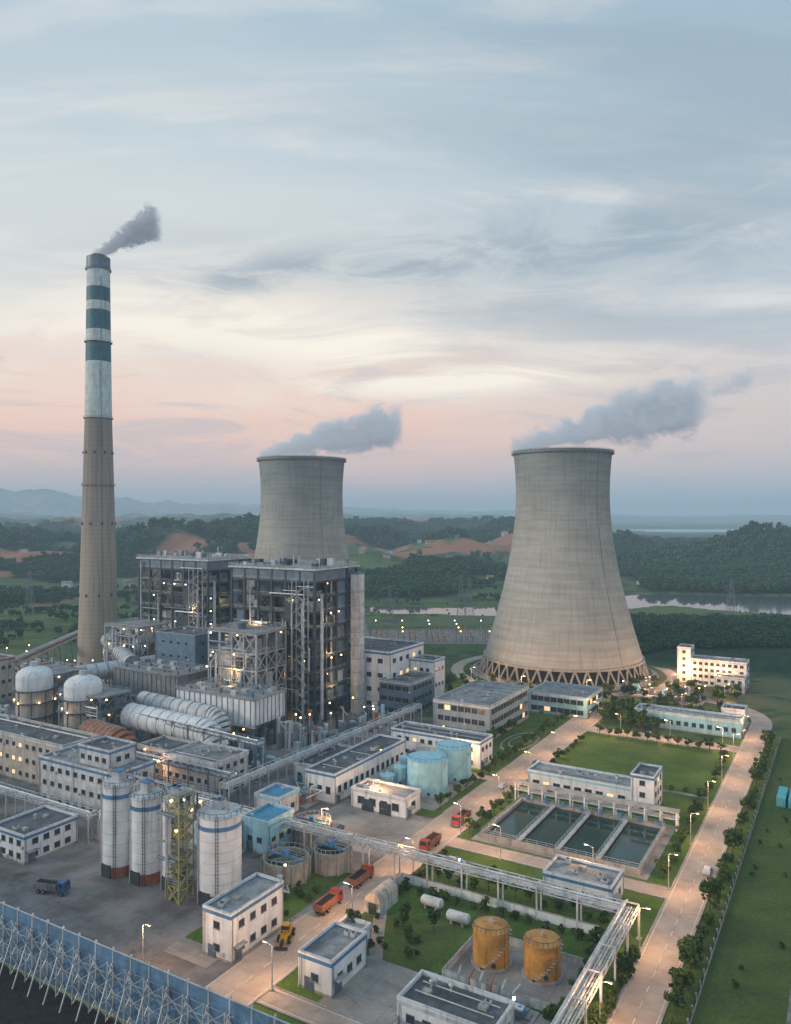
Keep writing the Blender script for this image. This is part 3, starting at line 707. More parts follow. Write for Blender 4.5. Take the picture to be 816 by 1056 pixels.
def stairs(a,x,y,z1,w=4.5,dy=1.6,fl=3.4,mat='galv'):
    S=a.g('stairs',mat); z=0; k=0
    while z<z1-fl:
        xa,xb=(x,x+w) if k%2==0 else (x+w,x)
        S.beam((xa,y+dy*(k%2),z),(xb,y+dy*(k%2),z+fl),1.0,.18); S.beam((xa,y+dy*(k%2)-.5,z+1),(xb,y+dy*(k%2)-.5,z+fl+1),.08)
        S.box(min(xb,xb+(.8 if k%2==0 else -.8)),y-.6,z+fl-.1,max(xb,xb+(.8 if k%2==0 else -.8)),y+dy+.6,z+fl); z+=fl; k+=1
    for xx in (x-.9,x+w+.9):
        for yy in (y-.7,y+dy+.7): S.box(xx-.12,yy-.12,0,xx+.12,yy+.12,z1)
def boiler(name,p,q,L,M,H):
    a=Asm(name,p,q); lv=[0,8,14.5,21,27.5,34,40.5,47,53.5,60,H-2]
    frame(a,-L,0,0,M,lv,6,4,'steel',.9,.7,.6,.3,1.1,.2,dark=True)
    a.g('furnace_casing','steelb').box(-L*.78,M*.22,16,-L*.18,M*.8,H-7)
    for i in range(9):
        z=16+i*(H-24)/8; a.g('buckstays','steel').box(-L*.78-.4,M*.22-.4,z,-L*.18+.4,M*.22-.01,z+.5); a.g('buckstays','steel').box(-L*.18+.01,M*.22,z,-L*.18+.4,M*.8,z+.5)
    a.g('economiser_duct','duct').box(-L*.7,2,22,-L*.5,M*.22-.5,38); a.g('economiser_duct','grey').box(-L*.4,2.5,12,-L*.22,M*.22-.5,30)
    a.g('coal_bunker_cladding','bluegrey').box(-L+.5,M*.55,40,-.6,M-.5,H-3)
    a.g('upper_cladding','steelb').box(-L-.2,-.25,H-6.5,.3,.1,H-2.2); a.g('upper_cladding','steelb').box(.35,-.2,H-6.5,.55,M*.7,H-2.2)
    for i in range(3): z=14+i*14; a.g('panel_cladding','steel').box(-L*.5+i*4,-.5,z,-L*.3+i*4,-.4,z+9)
    a.g('roof_slab','offwhite').box(-L-1.2,-1.2,H-1.9,1.2,M+1,H-1.1)
    a.g('roof_deck','roofg').box(-L-.8,-.8,H-1.1,.8,M+.6,H-.9)
    a.g('roof_railing','galv').railbox(-L-1,-1,1,M+.8,H-1,w=.12)
    for i in range(18):
        x=U(-L+1,-4); y=U(1,M-3); a.g('roof_equipment',random.choice(['galv','grey','steel'])).box(x,y,H-.9,x+U(1.5,4),y+U(1,3),H+U(.3,2.6))
    for i in range(6): a.g('safety_valve_vents','galv').cyl(U(-L+4,-4),U(3,M-4),H-.9,H+U(2,5),.35,8)
    stairs(a,-L*.05-5.5,-3.6,H-6)
    a.g('elevator_shaft','offwhite').box(.8,M-6,0,5.0,M-1.2,H-5); a.g('elevator_shaft_cap','bluegrey').box(.7,M-6.1,H-5,5.1,M-1.1,H-4.2)
    for i in range(9): a.g('shaft_joints','grey').box(.75,M-6.05,6+i*6,5.05,M-1.15,6.2+i*6)
    a.g('downcomer','offwhite').cyl(1.2,3.5,2,H-12,.7,12); a.g('downcomer','offwhite').cyl(-L*.12,-1.2,2,H-16,.5,12)
    for i in range(5): a.light(U(-L+4,-4),-2 if i%2 else 2,8+i*11,1500)
    for i in range(3): a.light(2,U(3,M-11),14+i*15,900)
    a.done()
boiler('boiler_house',-195,264,46,32,67)
boiler('boiler_house',-281,290,50,32,67)
a=Asm('steel_process_structure',-208,242); frame(a,-26,0,0,19,[0,9,17,25,32,40],4,3,'galv',.5,.45,.7,.5,1.4,.35)
a.g('top_deck','roofg').box(-26.5,-.5,40.4,.5,19.5,40.6); a.g('casing','offwhite').box(-22,3,20,-4,15,33); a.g('deck_units','grey').box(-20,5,40.6,-14,10,43)
a.light(-12,-2.5,24,1800); a.light(-20,-2.5,12,1500); a.done()
a=Asm('steel_process_structure',-300,262); frame(a,-24,0,0,18,[0,9,17,25,33],4,3,'galv',.5,.45,.7,.5,1.4,.4)
a.g('top_deck','roofg').box(-24.5,-.5,33.4,.5,18.5,33.6); a.light(-12,-2.5,22,2500,(1,.5,.18)); a.done()
a=Asm('steel_process_structure',-330,285); frame(a,-22,0,0,14,[0,8,15,22],3,2,'steelb',.6,.5,.7,.5,1.4,.6); a.g('top_deck','beige').box(-22.5,-.5,22.4,.5,14.5,23.6); a.light(-12,-2.5,14,2500,(1,.5,.18));a.done()
def esp(name,p,q,L,M,h,wall='offwhite'):
    a=Asm(name,p,q); C=a.g('support_columns','steelb')
    for i in range(6):
        for j in range(4):
            x=-L+L*i/5; y=M*j/3; C.box(x-.35,y-.35,0,x+.35,y+.35,8)
    a.g('casing',wall).box(-L,0,9.5,0,M,h)
    for i in range(5):
        for j in range(3):
            x0=-L+L*i/5; x1=x0+L/5; y0=M*j/3; y1=y0+M/3; g=a.g('hoppers','grey'); k=len(g.V); cx,cy=(x0+x1)/2,(y0+y1)/2
            g.V+=[(x0+.1,y0+.1,9.5),(x1-.1,y0+.1,9.5),(x1-.1,y1-.1,9.5),(x0+.1,y1-.1,9.5),(cx-.5,cy-.5,4.5),(cx+.5,cy-.5,4.5),(cx+.5,cy+.5,4.5),(cx-.5,cy+.5,4.5)]
            g.F+=[(k,k+1,k+5,k+4),(k+1,k+2,k+6,k+5),(k+2,k+3,k+7,k+6),(k+3,k,k+4,k+7),(k+4,k+5,k+6,k+7)]
    for i in range(14):
        x=-L+L*(i+.5)/14; a.g('stiffeners','grey').box(x-.12,-.25,9.5,x+.12,0,h)
    for i in range(8):
        y=M*(i+.5)/8; a.g('stiffeners','grey').box(0,y-.12,9.5,.25,y+.12,h)
    a.g('roof_deck','roofg').box(-L-.5,-.5,h,.5,M+.5,h+.25); a.g('roof_railing','galv').railbox(-L-.4,-.4,.4,M+.4,h+.25,w=.1)
    for i in range(5):
        for j in range(3):
            x=-L+L*(i+.5)/5; y=M*(j+.5)/3; m_=random.choice(['grey','bluegrey','galv']); a.g('rectifier_units_'+m_,m_).box(x-1.3,y-1,h+.25,x+1.3,y+1,h+U(1.4,2.2)); a.g('insulator_stacks','galv').cyl(x+2,y,h+.25,h+2,.35,8)
    a.g('walkway','galv').box(-L-1.5,-1.6,9.2,1.5,-.31,9.4); a.g('walkway_railing','galv').rail(-L-1.5,-1.6,1.5,-1.6,9.4,w=.09)
    for i in range(5): lampdot(a,-L+L*(i+.5)/5,-1,8.2)
    a.done()
esp('electrostatic_precipitator',-193,223,40,18.5,19,'white')
esp('electrostatic_precipitator',-246,236,40,20,20,'grey')
def ribduct(name,p0,q0,p1,q1,z,r,mat='duct',rib='galv',legs=True,elbow=True,rs=5.):
    a=Asm(name,p0,q0); L=math.hypot(p1-p0,q1-q0); ux,uy=(p1-p0)/L,(q1-q0)/L
    a.g('duct_shell',mat).tube((0,0,z),(ux*L,uy*L,z),r,28); n=int(L/rs)
    for i in range(n+1):
        t=L*i/n; a.g('stiffening_ribs',rib).tube((ux*(t-.12),uy*(t-.12),z),(ux*(t+.12),uy*(t+.12),z),r+.2,28)
    if legs:
        for i in range(0,n+1,2):
            t=L*i/n
            for s_ in (-1,1): a.g('legs','steelb').beam((ux*t-uy*s_*r*.8,uy*t+ux*s_*r*.8,0),(ux*t-uy*s_*r*.8,uy*t+ux*s_*r*.8,z),.5)
    if elbow:
        pts=[]
        for i in range(7):
            b_=math.radians(15*i); pts.append((ux*(L+math.sin(b_)*r*1.4),uy*(L+math.sin(b_)*r*1.4),z-r*1.4+math.cos(b_)*r*1.4))
        for u_,v_ in zip(pts[:-1],pts[1:]): a.g('elbow',mat).tube(u_,v_,r,28)
    a.done()
ribduct('flue_gas_duct',-242,208,-202,206,10.5,4.8,'white','offwhite')
ribduct('flue_gas_duct',-250,221,-208,217,13,3.6,'offwhite','grey')
ribduct('rust_red_duct',-243,190,-226,188,8,5,'rust','beige',rs=2.6)
ribduct('flue_gas_duct',-300,225,-285,290,17,3.8,'duct','grey',elbow=False)
ribduct('flue_gas_duct',-285,246,-350,285,20,3.8,'duct','grey',elbow=False)
def absorber(name,p,q,r,h,top='white',low='beige'):
    a=Asm(name,p,q)
    a.g('lower_body',low).cyl(0,0,0,h*.62,r,32); a.g('upper_body',top).cyl(0,0,h*.62,h*.8,r*1.0,32)
    a.g('dome',top).rev(0,0,[(r*math.cos(t),h*.8+h*.14*math.sin(t)) for t in np.linspace(0,1.45,8)]+[(0.01,h*.945)],32)
    a.g('nozzle','galv').cyl(0,0,h*.93,h,r*.22,14)
    for z in (h*.25,h*.45,h*.62):
        a.g('platforms','steel').rev(0,0,[(r,z),(r+1.2,z),(r+1.2,z+.2),(r,z+.2)],32); a.g('railings','galv').railring(0,0,r+1.1,z+.2,24,1.2,.09)
    for i in range(8):
        t=i*.785; a.g('stiffeners','steelb').beam(((r+.15)*math.cos(t),(r+.15)*math.sin(t),0),((r+.15)*math.cos(t),(r+.15)*math.sin(t),h*.62),.3)
    for i in range(6): lampdot(a,(r+1)*math.cos(i*1.05-2.5),(r+1)*math.sin(i*1.05-2.5),h*.4+2,s=.2)
    a.done()
absorber('absorber_tower',.8616*-122-.5075*303,.5075*-122+.8616*303,7,28)
absorber('absorber_tower',.8616*-147-.5075*316,.5075*-147+.8616*316,7,29)
a=Asm('steel_process_structure',-245,196); frame(a,-24,0,0,14,[0,7,13,19],4,2,'steelb',.5,.45,.7,.4,1.5,.5); a.g('roof_deck','roofg').box(-24.4,-.4,19.3,.4,14.4,19.5); a.done()
a=Asm('steel_process_structure',-285,205); frame(a,-22,0,0,16,[0,8,15,22],3,2,'steelb',.5,.45,.8,.4,1.5,.5); a.g('cladding','beige').box(-21,1,8,-2,14,21.6); a.done()

# ------------------------------------------------------------------ silos
def silo(p,q,r,h,mat='white'):
    a=Asm('ash_silo',p,q)
    a.g('skirt','rust').cyl(0,0,0,2.6,r*.99,36); a.g('shell',mat).cyl(0,0,2.6,h,r,40)
    a.g('blue_band','bluepaint').rev(0,0,[(r+.04,h-2.8),(r+.06,h-2.8),(r+.06,h-1.8),(r+.04,h-1.8)],40)
    for i in range(7): z=2.6+(h-3)*i/7; a.g('weld_rings','offwhite').rev(0,0,[(r,z),(r+.06,z),(r+.06,z+.14),(r,z+.14)],40)
    a.g('roof','offwhite').rev(0,0,[(r+.3,h),(r+.3,h+.25),(.5,h+1.1),(.01,h+1.1)],40)
    a.g('roof_railing','steel').railring(0,0,r+.2,h+.25,20,1.1,.09)
    a.g('bag_filter','galv').box(-1.4,-1,h+.6,1.2,1,h+3); a.g('bag_filter_hopper','bluepaint').box(-1.5,-1.1,h+3,1.3,1.1,h+3.3); a.g('vent_pipe','galv').cyl(r*.5,.3,h+.4,h+2.6,.3,8)
    a.g('door','steel').box(-1.5,-r-.1,0,1.5,-r+1,3.2)
    L=a.g('ladder','steel'); t=-1.0; x,y=(r+.35)*math.cos(t),(r+.35)*math.sin(t)
    L.beam((x,y,0),(x,y,h+1),.1); L.beam((x+.5,y+.3,0),(x+.5,y+.3,h+1),.1)
    for z in np.arange(.5,h,.8): L.beam((x,y,z),(x+.5,y+.3,z),.07)
    a.g('fill_pipe','galv').tube(((r+.3)*math.cos(-2),(r+.3)*math.sin(-2),0),((r+.3)*math.cos(-2),(r+.3)*math.sin(-2),h+.8),.18,8)
    a.done()
silo(-157.5,131.5,3.9,22); silo(-148.4,132.5,3.9,20.5); silo(-139.6,134,3.7,20.5); silo(-126.6,134.5,5,19.8)
a=Asm('silo_stair_tower',-134.2,129); frame(a,-1.7,1.7,-1.6,3,[0,3.5,7,10.5,14,17.5,21,24],1,1,'ywalk',.22,.2,1,.8,0.4,.2); stairs(a,-1.2,-1.2,23,2.4,1.2,3.0,'ywalk'); a.done()
a=Asm('silo_top_walkway',-157,133.8); a.g('deck','galv').box(0,-.6,23.6,31,.6,23.8); a.g('railing','steel').rail(0,-.6,31,-.6,23.8,w=.09); a.g('railing','steel').rail(0,.6,31,.6,23.8,w=.09)
for x in (0,8,17,24,31): a.g('posts','steel').beam((x,0,20),(x,0,23.6),.3)
a.done()
def thick(p,q,r,h,name='thickener_tank'):
    a=Asm(name,p,q); a.g('wall','conc').rev(0,0,[(r,0),(r,h),(r-.4,h),(r-.4,h-1.2)],40); a.g('water','pool').cyl(0,0,h-1.5,h-1.1,r-.4,40)
    a.g('bridge','bluepaint').box(-r,-.5,h+.1,r,.5,h+.3); a.g('bridge_railing','galv').rail(-r,-.5,r,-.5,h+.3); a.g('bridge_railing','galv').rail(-r,.5,r,.5,h+.3); a.g('drive_unit','bluepaint').cyl(0,0,h+.3,h+1.6,.9,12)
    a.g('rim_railing','galv').railring(0,0,r,h,24)
    for i in range(10): t=i*.628; a.g('buttresses','conc').beam(((r+.2)*math.cos(t),(r+.2)*math.sin(t),0),((r+.2)*math.cos(t),(r+.2)*math.sin(t),h),.5)
    a.done()
thick(-119.5,150,5.6,5.2); thick(-112.8,160,4.6,5.2); thick(-127,171,5,5)
def tank(name,x,y,r,h,mat,roofm=None,dome=.8,rings=5,rail=True):
    a=Asm(name,world=(x,y,0)); a.g('foundation','conc').cyl(0,0,0,.5,r+.5,36); a.g('shell',mat).cyl(0,0,.5,h,r,44)
    a.g('roof',roofm or mat).rev(0,0,[(r+.12,h),(r+.12,h+.12),(r*.5,h+dome*.75),(.01,h+dome)],44)
    for i in range(rings): z=.5+(h-.5)*(i+1)/(rings+1); a.g('weld_seams',mat).rev(0,0,[(r,z),(r+.05,z),(r+.05,z+.12),(r,z+.12)],44)
    if rail: a.g('roof_railing','steel').railring(0,0,r,h+.1,22,1.0,.08)
    S=a.g('spiral_stair','galv'); n=int(h*2)
    for i in range(n):
        t=-2.2+i*.9/r*.6; S.box((r+.1)*math.cos(t)-.35,(r+.1)*math.sin(t)-.35,.5+i*.5-.05,(r+.1)*math.cos(t)+.35,(r+.1)*math.sin(t)+.35,.5+i*.5)
    a.g('roof_vent','galv').cyl(0,0,h+dome*.9,h+dome+.7,.3,8); a.g('manhole','steel').tube((0,-r-.25,1.4),(0,-r+.2,1.4),.45,12); a.g('inlet_pipe',mat).tube((r*.7,-r*.72-.4,.2),(r*.7,-r*.72-.4,h),.15,8)
    a.done()
tank('water_storage_tank',10.3,249,6.5,11,'ltblue'); tank('water_storage_tank',19.6,262,6.0,11,'ltblue')
tank('small_water_tank',1.5,255,2.2,6,'ltblue',rings=2,rail=False); tank('small_water_tank',-2.6,250,2.3,5,'ltblue',rings=2,rail=False); tank('small_water_tank',3.5,262,2.,7,'ltblue',rings=2,rail=False)
tank('fuel_oil_tank',19,154,3.6,7.2,'orange'); tank('fuel_oil_tank',28.4,150,3.5,6.8,'orange')
for i in range(4):
    x,y,_=W(-230-i*6.5,143); tank('small_water_tank',x,y,2,6+i%2,'cyan',rings=2,rail=False)
a=Asm('oil_tank_bund_wall',-68,133)
for (x0,y0,x1,y1) in ((0,0,25,.3),(0,17,25,17.3),(0,.3,.3,17),(24.7,.3,25,17)): a.g('wall','offwhite').box(x0,y0,0,x1,y1,1.5); a.g('coping','conc').box(x0-.05,y0-.05,1.5,x1+.05,y1+.05,1.6)
a.done(); pad('bund_floor',-67.7,133.3,-43.3,150,.06,'pave')
a=Asm('boundary_wall',-94,114.5)
for (x0,y0,x1,y1) in ((0,42,.3,48),(0,48,48,48.3),(26,-.7,26.3,16)):
    a.g('wall','white').box(x0,y0,0,x1,y1,2.); a.g('coping','conc').box(x0-.06,y0-.06,2.,x1+.06,y1+.06,2.12)
a.done()
pad('concrete_apron',-84,114.1,-44,132,.045,'pave'); pad('lawn',-93,132.2,-71,149,.05,'field')
a=Asm('oil_pump_station',-64,127)
for i in range(6):
    m_=random.choice(['galv','duct','rust']); a.g('pipes_'+m_,m_).path([(i*2.2,0,.8),(i*2.2,5,.8),(i*2.2,5,2.2),(i*2.2+U(-1,1),8,2.2)],.2,8); a.g('pump_bodies','bluepaint').box(i*2.2-.5,-1.5,0,i*2.2+.5,0,1.1); a.g('pump_motors','grey').tube((i*2.2,-2.8,.7),(i*2.2,-1.5,.7),.4,10)
a.done()
for (p,q) in ((-76,152),(-84,155)):
    a=Asm('horizontal_storage_tank',p,q)
    a.g('shell','offwhite').tube((0,0,1.6),(4.6,0,1.6),1.1,20); a.g('heads','offwhite').tube((4.6,0,1.6),(5,0,1.6),1.1,20,.6); a.g('heads','offwhite').tube((0,0,1.6),(-.4,0,1.6),1.1,20,.6)
    for x in (.9,3.6): a.g('saddles','conc').box(x-.25,-.9,0,x+.25,.9,.9)
    a.done()
a=Asm('vaulted_shed',-91,146); a.g('vault_roof','beige').tube((-1,0,2.6),(-1,8,2.6),2,16); a.g('side_walls','offwhite').box(-3,0,0,1,8,2.6); a.g('opening','steel').box(-2,-.05,0,0,-.01,2.4); a.done()

# ------------------------------------------------------------------ settling basin
a=Asm('settling_basin',-88,195); LX,LY=43,31
Wl=a.g('basin_walls','conc')
for (x0,y0,x1,y1) in ((0,0,LX,.7),(0,LY-.7,LX,LY),(0,.7,.7,LY-.7),(LX-.7,.7,LX,LY-.7)): Wl.box(x0,y0,0,x1,y1,1.6)
a.g('water','pool').box(.7,.7,.3,LX-.7,LY-.7,.7)
for i in range(1,4):
    x=LX*i/4; a.g('walkways','offwhite').box(x-.5,.7,1.2,x+.5,LY-.7,1.5); a.g('walkway_railings','galv').rail(x-.45,.7,x-.45,LY-.7,1.5,w=.08); a.g('walkway_railings','galv').rail(x+.45,.7,x+.45,LY-.7,1.5,w=.08)
    a.g('baffle_walls','conc').box(x-.25,.7,0,x+.25,LY-.7,1.2)
a.g('rim_railing','galv').railbox(.3,.3,LX-.3,LY-.3,1.6,w=.08)
for i in range(8):
    x=2+i*5.6; a.g('sluice_drives','bluepaint').box(x,LY-1.2,1.6,x+.8,LY-.5,3)
a.g('gallery_roof','beige').box(-3,LY+1,5,LX+3,LY+4,5.4)
a.g('gallery_deck','offwhite').box(-3,LY+1,3.2,LX+3,LY+4,3.4)
for i in range(12):
    x=-2.5+i*(LX+5)/11
    for y in (LY+1.3,LY+3.7): a.g('gallery_columns','white').box(x-.2,y-.2,0,x+.2,y+.2,5)
a.done(); pad('basin_apron',-90,193.3,-43,231,.05,'pave')

# ------------------------------------------------------------------ pipe racks
def rack(name,p0,q0,p1,q1,h,wd=3.,mat='galv',pipes=5,sp=9):
    a=Asm(name,p0,q0); L=math.hypot(p1-p0,q1-q0); ux,uy=(p1-p0)/L,(q1-q0)/L; vx,vy=-uy,ux
    def P(t,s_,z): return (ux*t+vx*s_,uy*t+vy*s_,z)
    n=max(1,int(round(L/sp)))
    for i in range(n+1):
        t=L*i/n
        for s_ in (-wd/2,wd/2): a.g('columns',mat).beam(P(t,s_,0),P(t,s_,h+1.4),.34); a.g('footings','conc').beam(P(t,s_,0),P(t,s_,.4),1.0)
        for z in (h,h+1.4): a.g('cross_beams',mat).beam(P(t,-wd/2,z),P(t,wd/2,z),.25)
        if i<n:
            for s_ in (-wd/2,wd/2):
                for z in (h,h+1.4): a.g('chords',mat).beam(P(t,s_,z),P(L*(i+1)/n,s_,z),.2)
                m_=4
                for k in range(m_):
                    ta=t+L/n*k/m_; tb=t+L/n*(k+1)/m_
                    a.g('truss_web',mat).beam(P(ta,s_,h if k%2 else h+1.4),P(tb,s_,h+1.4 if k%2 else h),.13)
            for k in range(3): a.g('cross_ties',mat).beam(P(t+L/n*(k+.5)/3,-wd/2,h),P(t+L/n*(k+.5)/3,wd/2,h),.16)
    for k in range(pipes):
        s_=-wd/2+.4+(wd-.8)*k/max(1,pipes-1); r=U(.09,.22); m_=['galv','duct','offwhite'][k%3]; a.g('pipes_'+m_,m_).tube(P(0,s_,h+.2+r),P(L,s_,h+.2+r),r,8)
    a.g('upper_pipe','duct').tube(P(0,-wd*.3,h+1.75),P(L,-wd*.3,h+1.75),.22,8)
    a.done()
rack('pipe_rack',-178,164,-41.6,164,6,2.8,'offwhite'); rack('pipe_rack',-40,165.5,-40,100,6,3.0,'offwhite')
rack('pipe_rack',-260,140,-178,140,6.5); rack('pipe_rack',-160,172,-157,285,8,3.6,'galv',6)
rack('pipe_rack',-178,141,-178,163,6.3); rack('pipe_rack',-230,178,-162,178,9,4,'steelb',6); rack('pipe_rack',-300,212,-170,200,12,4,'steelb',6)
def gallery(name,p0,q0,z0,p1,q1,z1,w=3.4,h=3,mat='beige'):
    a=Asm(name,p0,q0); dx,dy=p1-p0,q1-q0; L=math.hypot(dx,dy)
    a.g('gallery_body',mat).beam((0,0,z0+h/2),(dx,dy,z1+h/2),w,h); a.g('gallery_roof','roofg').beam((0,0,z0+h+.12),(dx,dy,z1+h+.12),w+.5,.2); a.g('window_band','glass').beam((0,0,z0+h*.6),(dx,dy,z1+h*.6),w+.08,.6)
    n=int(L/18)
    for i in range(1,n+1):
        t=i/(n+1); z=z0+(z1-z0)*t; ux,uy=dx/L,dy/L
        for s_ in (-1,1): a.g('trestles','steelb').beam((dx*t-uy*s_*2.6,dy*t+ux*s_*2.6,0),(dx*t-uy*s_*1.3,dy*t+ux*s_*1.3,z),.5)
        for k in range(3):
            zz=z*(k+.5)/3; a.g('trestles','steelb').beam((dx*t+uy*2.4,dy*t-ux*2.4,zz),(dx*t-uy*2.4,dy*t+ux*2.4,zz+z/4),.25)
    a.done()
gallery('coal_conveyor_gallery',-350,223,14,-410,320,16)
gallery('coal_conveyor_gallery',-280,158,10,-420,158,6)
building('conveyor_transfer_house',-346,216,12,12,20,wall='beige',stripe='rust',floors=3,kit=2).done()
building('brick_service_building',-330,240,24,14,10,wall='beige',stripe='rust',floors=2,kit=6).done()
building('brick_service_building',-372,250,26,16,9,wall='beige',stripe='rust',roof='roofg',floors=2,kit=6).done()
building('brick_service_building',-395,205,40,14,12,wall='beige',stripe='offwhite',roof='roof',floors=3,kit=6).done()
def cluster(name,p,q,L,M,n,hmax):
    a=Asm(name,p,q); a.g('slab','conc').box(-L,0,0,0,M,.3)
    for i in range(n):
        x=U(-L+1,-1.5); y=U(1,M-1.5); k=R(); h=U(1,hmax); m_=random.choice(['grey','duct','galv','steelb','offwhite','ltblue','bluegrey','rust','offwhite','steel'])
        if k<.35: a.g('vessels_'+m_,m_).cyl(x,y,.3,h,U(.4,1.4),14); a.g('vessel_tops_'+m_,m_).cyl(x,y,h,h+.3,.9,12,.2)
        elif k<.65: a.g('cabinets_'+m_,m_).box(x-U(.5,1.6),y-U(.5,1.4),.3,x+U(.5,1.6),y+U(.5,1.4),h*.8)
        elif k<.8: a.g('horizontal_vessels_'+m_,m_).tube((x-1.8,y,1.6),(x+1.8,y,1.6),.9,14); a.g('saddles','conc').box(x-1.2,y-.7,.3,x-.8,y+.7,1.); a.g('saddles','conc').box(x+.8,y-.7,.3,x+1.2,y+.7,1.)
        else: a.g('pipework_'+m_,m_).path([(x,y,.3),(x,y,h),(x+U(-6,6),y,h),(x+1,y+U(-4,4),h*.6)],U(.12,.3),7)
    for i in range(max(1,n//9)): x,y=U(-L,0),U(0,M); a.g('lamp_posts','galv').cyl(x,y,0,hmax+1,.1,6); lampdot(a,x,y,hmax+1.1,R()<.3,.2)
    a.done()
for (p,q,L,M,n,h) in ((-142,188,8,16,12,5),(-175,205,18,14,26,9),(-170,230,22,24,44,12),(-162,258,22,26,40,10),(-205,176,30,8,24,8),(-225,172,40,10,34,9),(-250,170,30,14,28,10),(-290,180,40,20,44,12),(-340,260,30,20,34,10),(-250,262,10,20,18,18),(-60,380,22,20,40,5),(-84,385,16,14,20,4),(-145,152,22,10,26,6),(-115,138,6,10,14,3.5),(-190,110,12,9,8,4),(-138,150,10,8,14,9),(-340,205,30,14,34,12),(-395,270,30,25,34,10),(-82,172,8,6,8,3),(-148,166,14,4,12,4),(-48,128,4,4,5,2.5),(-122,258,12,12,12,4),(-141,239,10,7,10,4)):
    cluster('process_equipment',p,q,L,M,n,h)
def transformer(p,q):
    a=Asm('power_transformer',p,q); a.g('tank','bluegrey').box(-3,-2,.6,3,2,4.2); a.g('plinth','conc').box(-3.6,-2.6,0,3.6,2.6,.6)
    for i in range(9): a.g('radiators','grey').box(-2.8+i*.65,-3.1,1,-2.5+i*.65,-2,3.8)
    for i in range(3): a.g('bushings','rust').cyl(-1.8+i*1.8,0,4.2,6,.22,8,.12)
    a.g('conservator','bluegrey').tube((-2.5,1.2,5.2),(2,1.2,5.2),.5,12); a.done()
for i in range(3): transformer(-150+i*9,268)
# ------------------------------------------------------------------ windbreak fence
a=Asm('windbreak_fence',-250,93); L=215; h=12.
n=int(L/4.5)
for i in range(n+1):
    x=L*i/n; a.g('posts','duct').box(x-.16,-.16,0,x+.16,.16,h+.3)
    a.g('rear_struts','duct').beam((x,-.3,h*.8),(x,-4.2,0),.2); a.g('front_posts','duct').beam((x,-1.6,0),(x,-1.2,h*.86),.18)
    for k in range(6):
        z0=h*.86*k/6; z1=h*.86*(k+1)/6; a.g('lattice','duct').beam((x,-.2 if k%2 else -1.5,z0),(x,-1.4 if k%2 else -.2,z1),.13)
    if i<n:
        x2=L*(i+1)/n
        for k in range(4):
            z0=.6+k*(h-.6)/4; a.g('mesh_panels','fencepanel').box(x+.2,-.05,z0+.08,x2-.2,.05,z0+(h-.6)/4-.08)
        for s_ in range(11): zz=.8+s_*(h-1.)/11; a.g('corrugations','fencepanel').box(x+.2,-.13,zz,x2-.2,-.05,zz+.25)
        for z in (.5,h*.36,h*.62,h): a.g('rails','duct').beam((x,-.25,z),(x2,-.25,z),.15)
        for z0,z1 in ((.05,.3),(.3,.58),(.58,.85)): a.g('tie_rods','duct').beam((x,-1.4,h*z0),(x2,-1.4,h*z1),.1); a.g('tie_rods','duct').beam((x2,-1.4,h*z0),(x,-1.4,h*z1),.1)
a.done()
g=Geo(); n=60
for j in range(24):
    for i in range(n):
        x=-240+i*3.6; y=20+j*2.6; e=min(1,i/6,(n-1-i)/6)*min(1,j/5,(23-j)/5)
        g.V.append((x,y,.02+e*(5+5*float(vn(np.array([x/9.]),np.array([y/7.]),3)[0]))+U(0,.25)*e))
for j in range(23):
    for i in range(n-1): k=j*n+i; g.F.append((k,k+1,k+n+1,k+n))
o=bpy.data.objects.new('coal_pile',mesh_from('coal_pile',g,[MT['coal']])); scene.collection.objects.link(o); o.rotation_euler[2]=-A

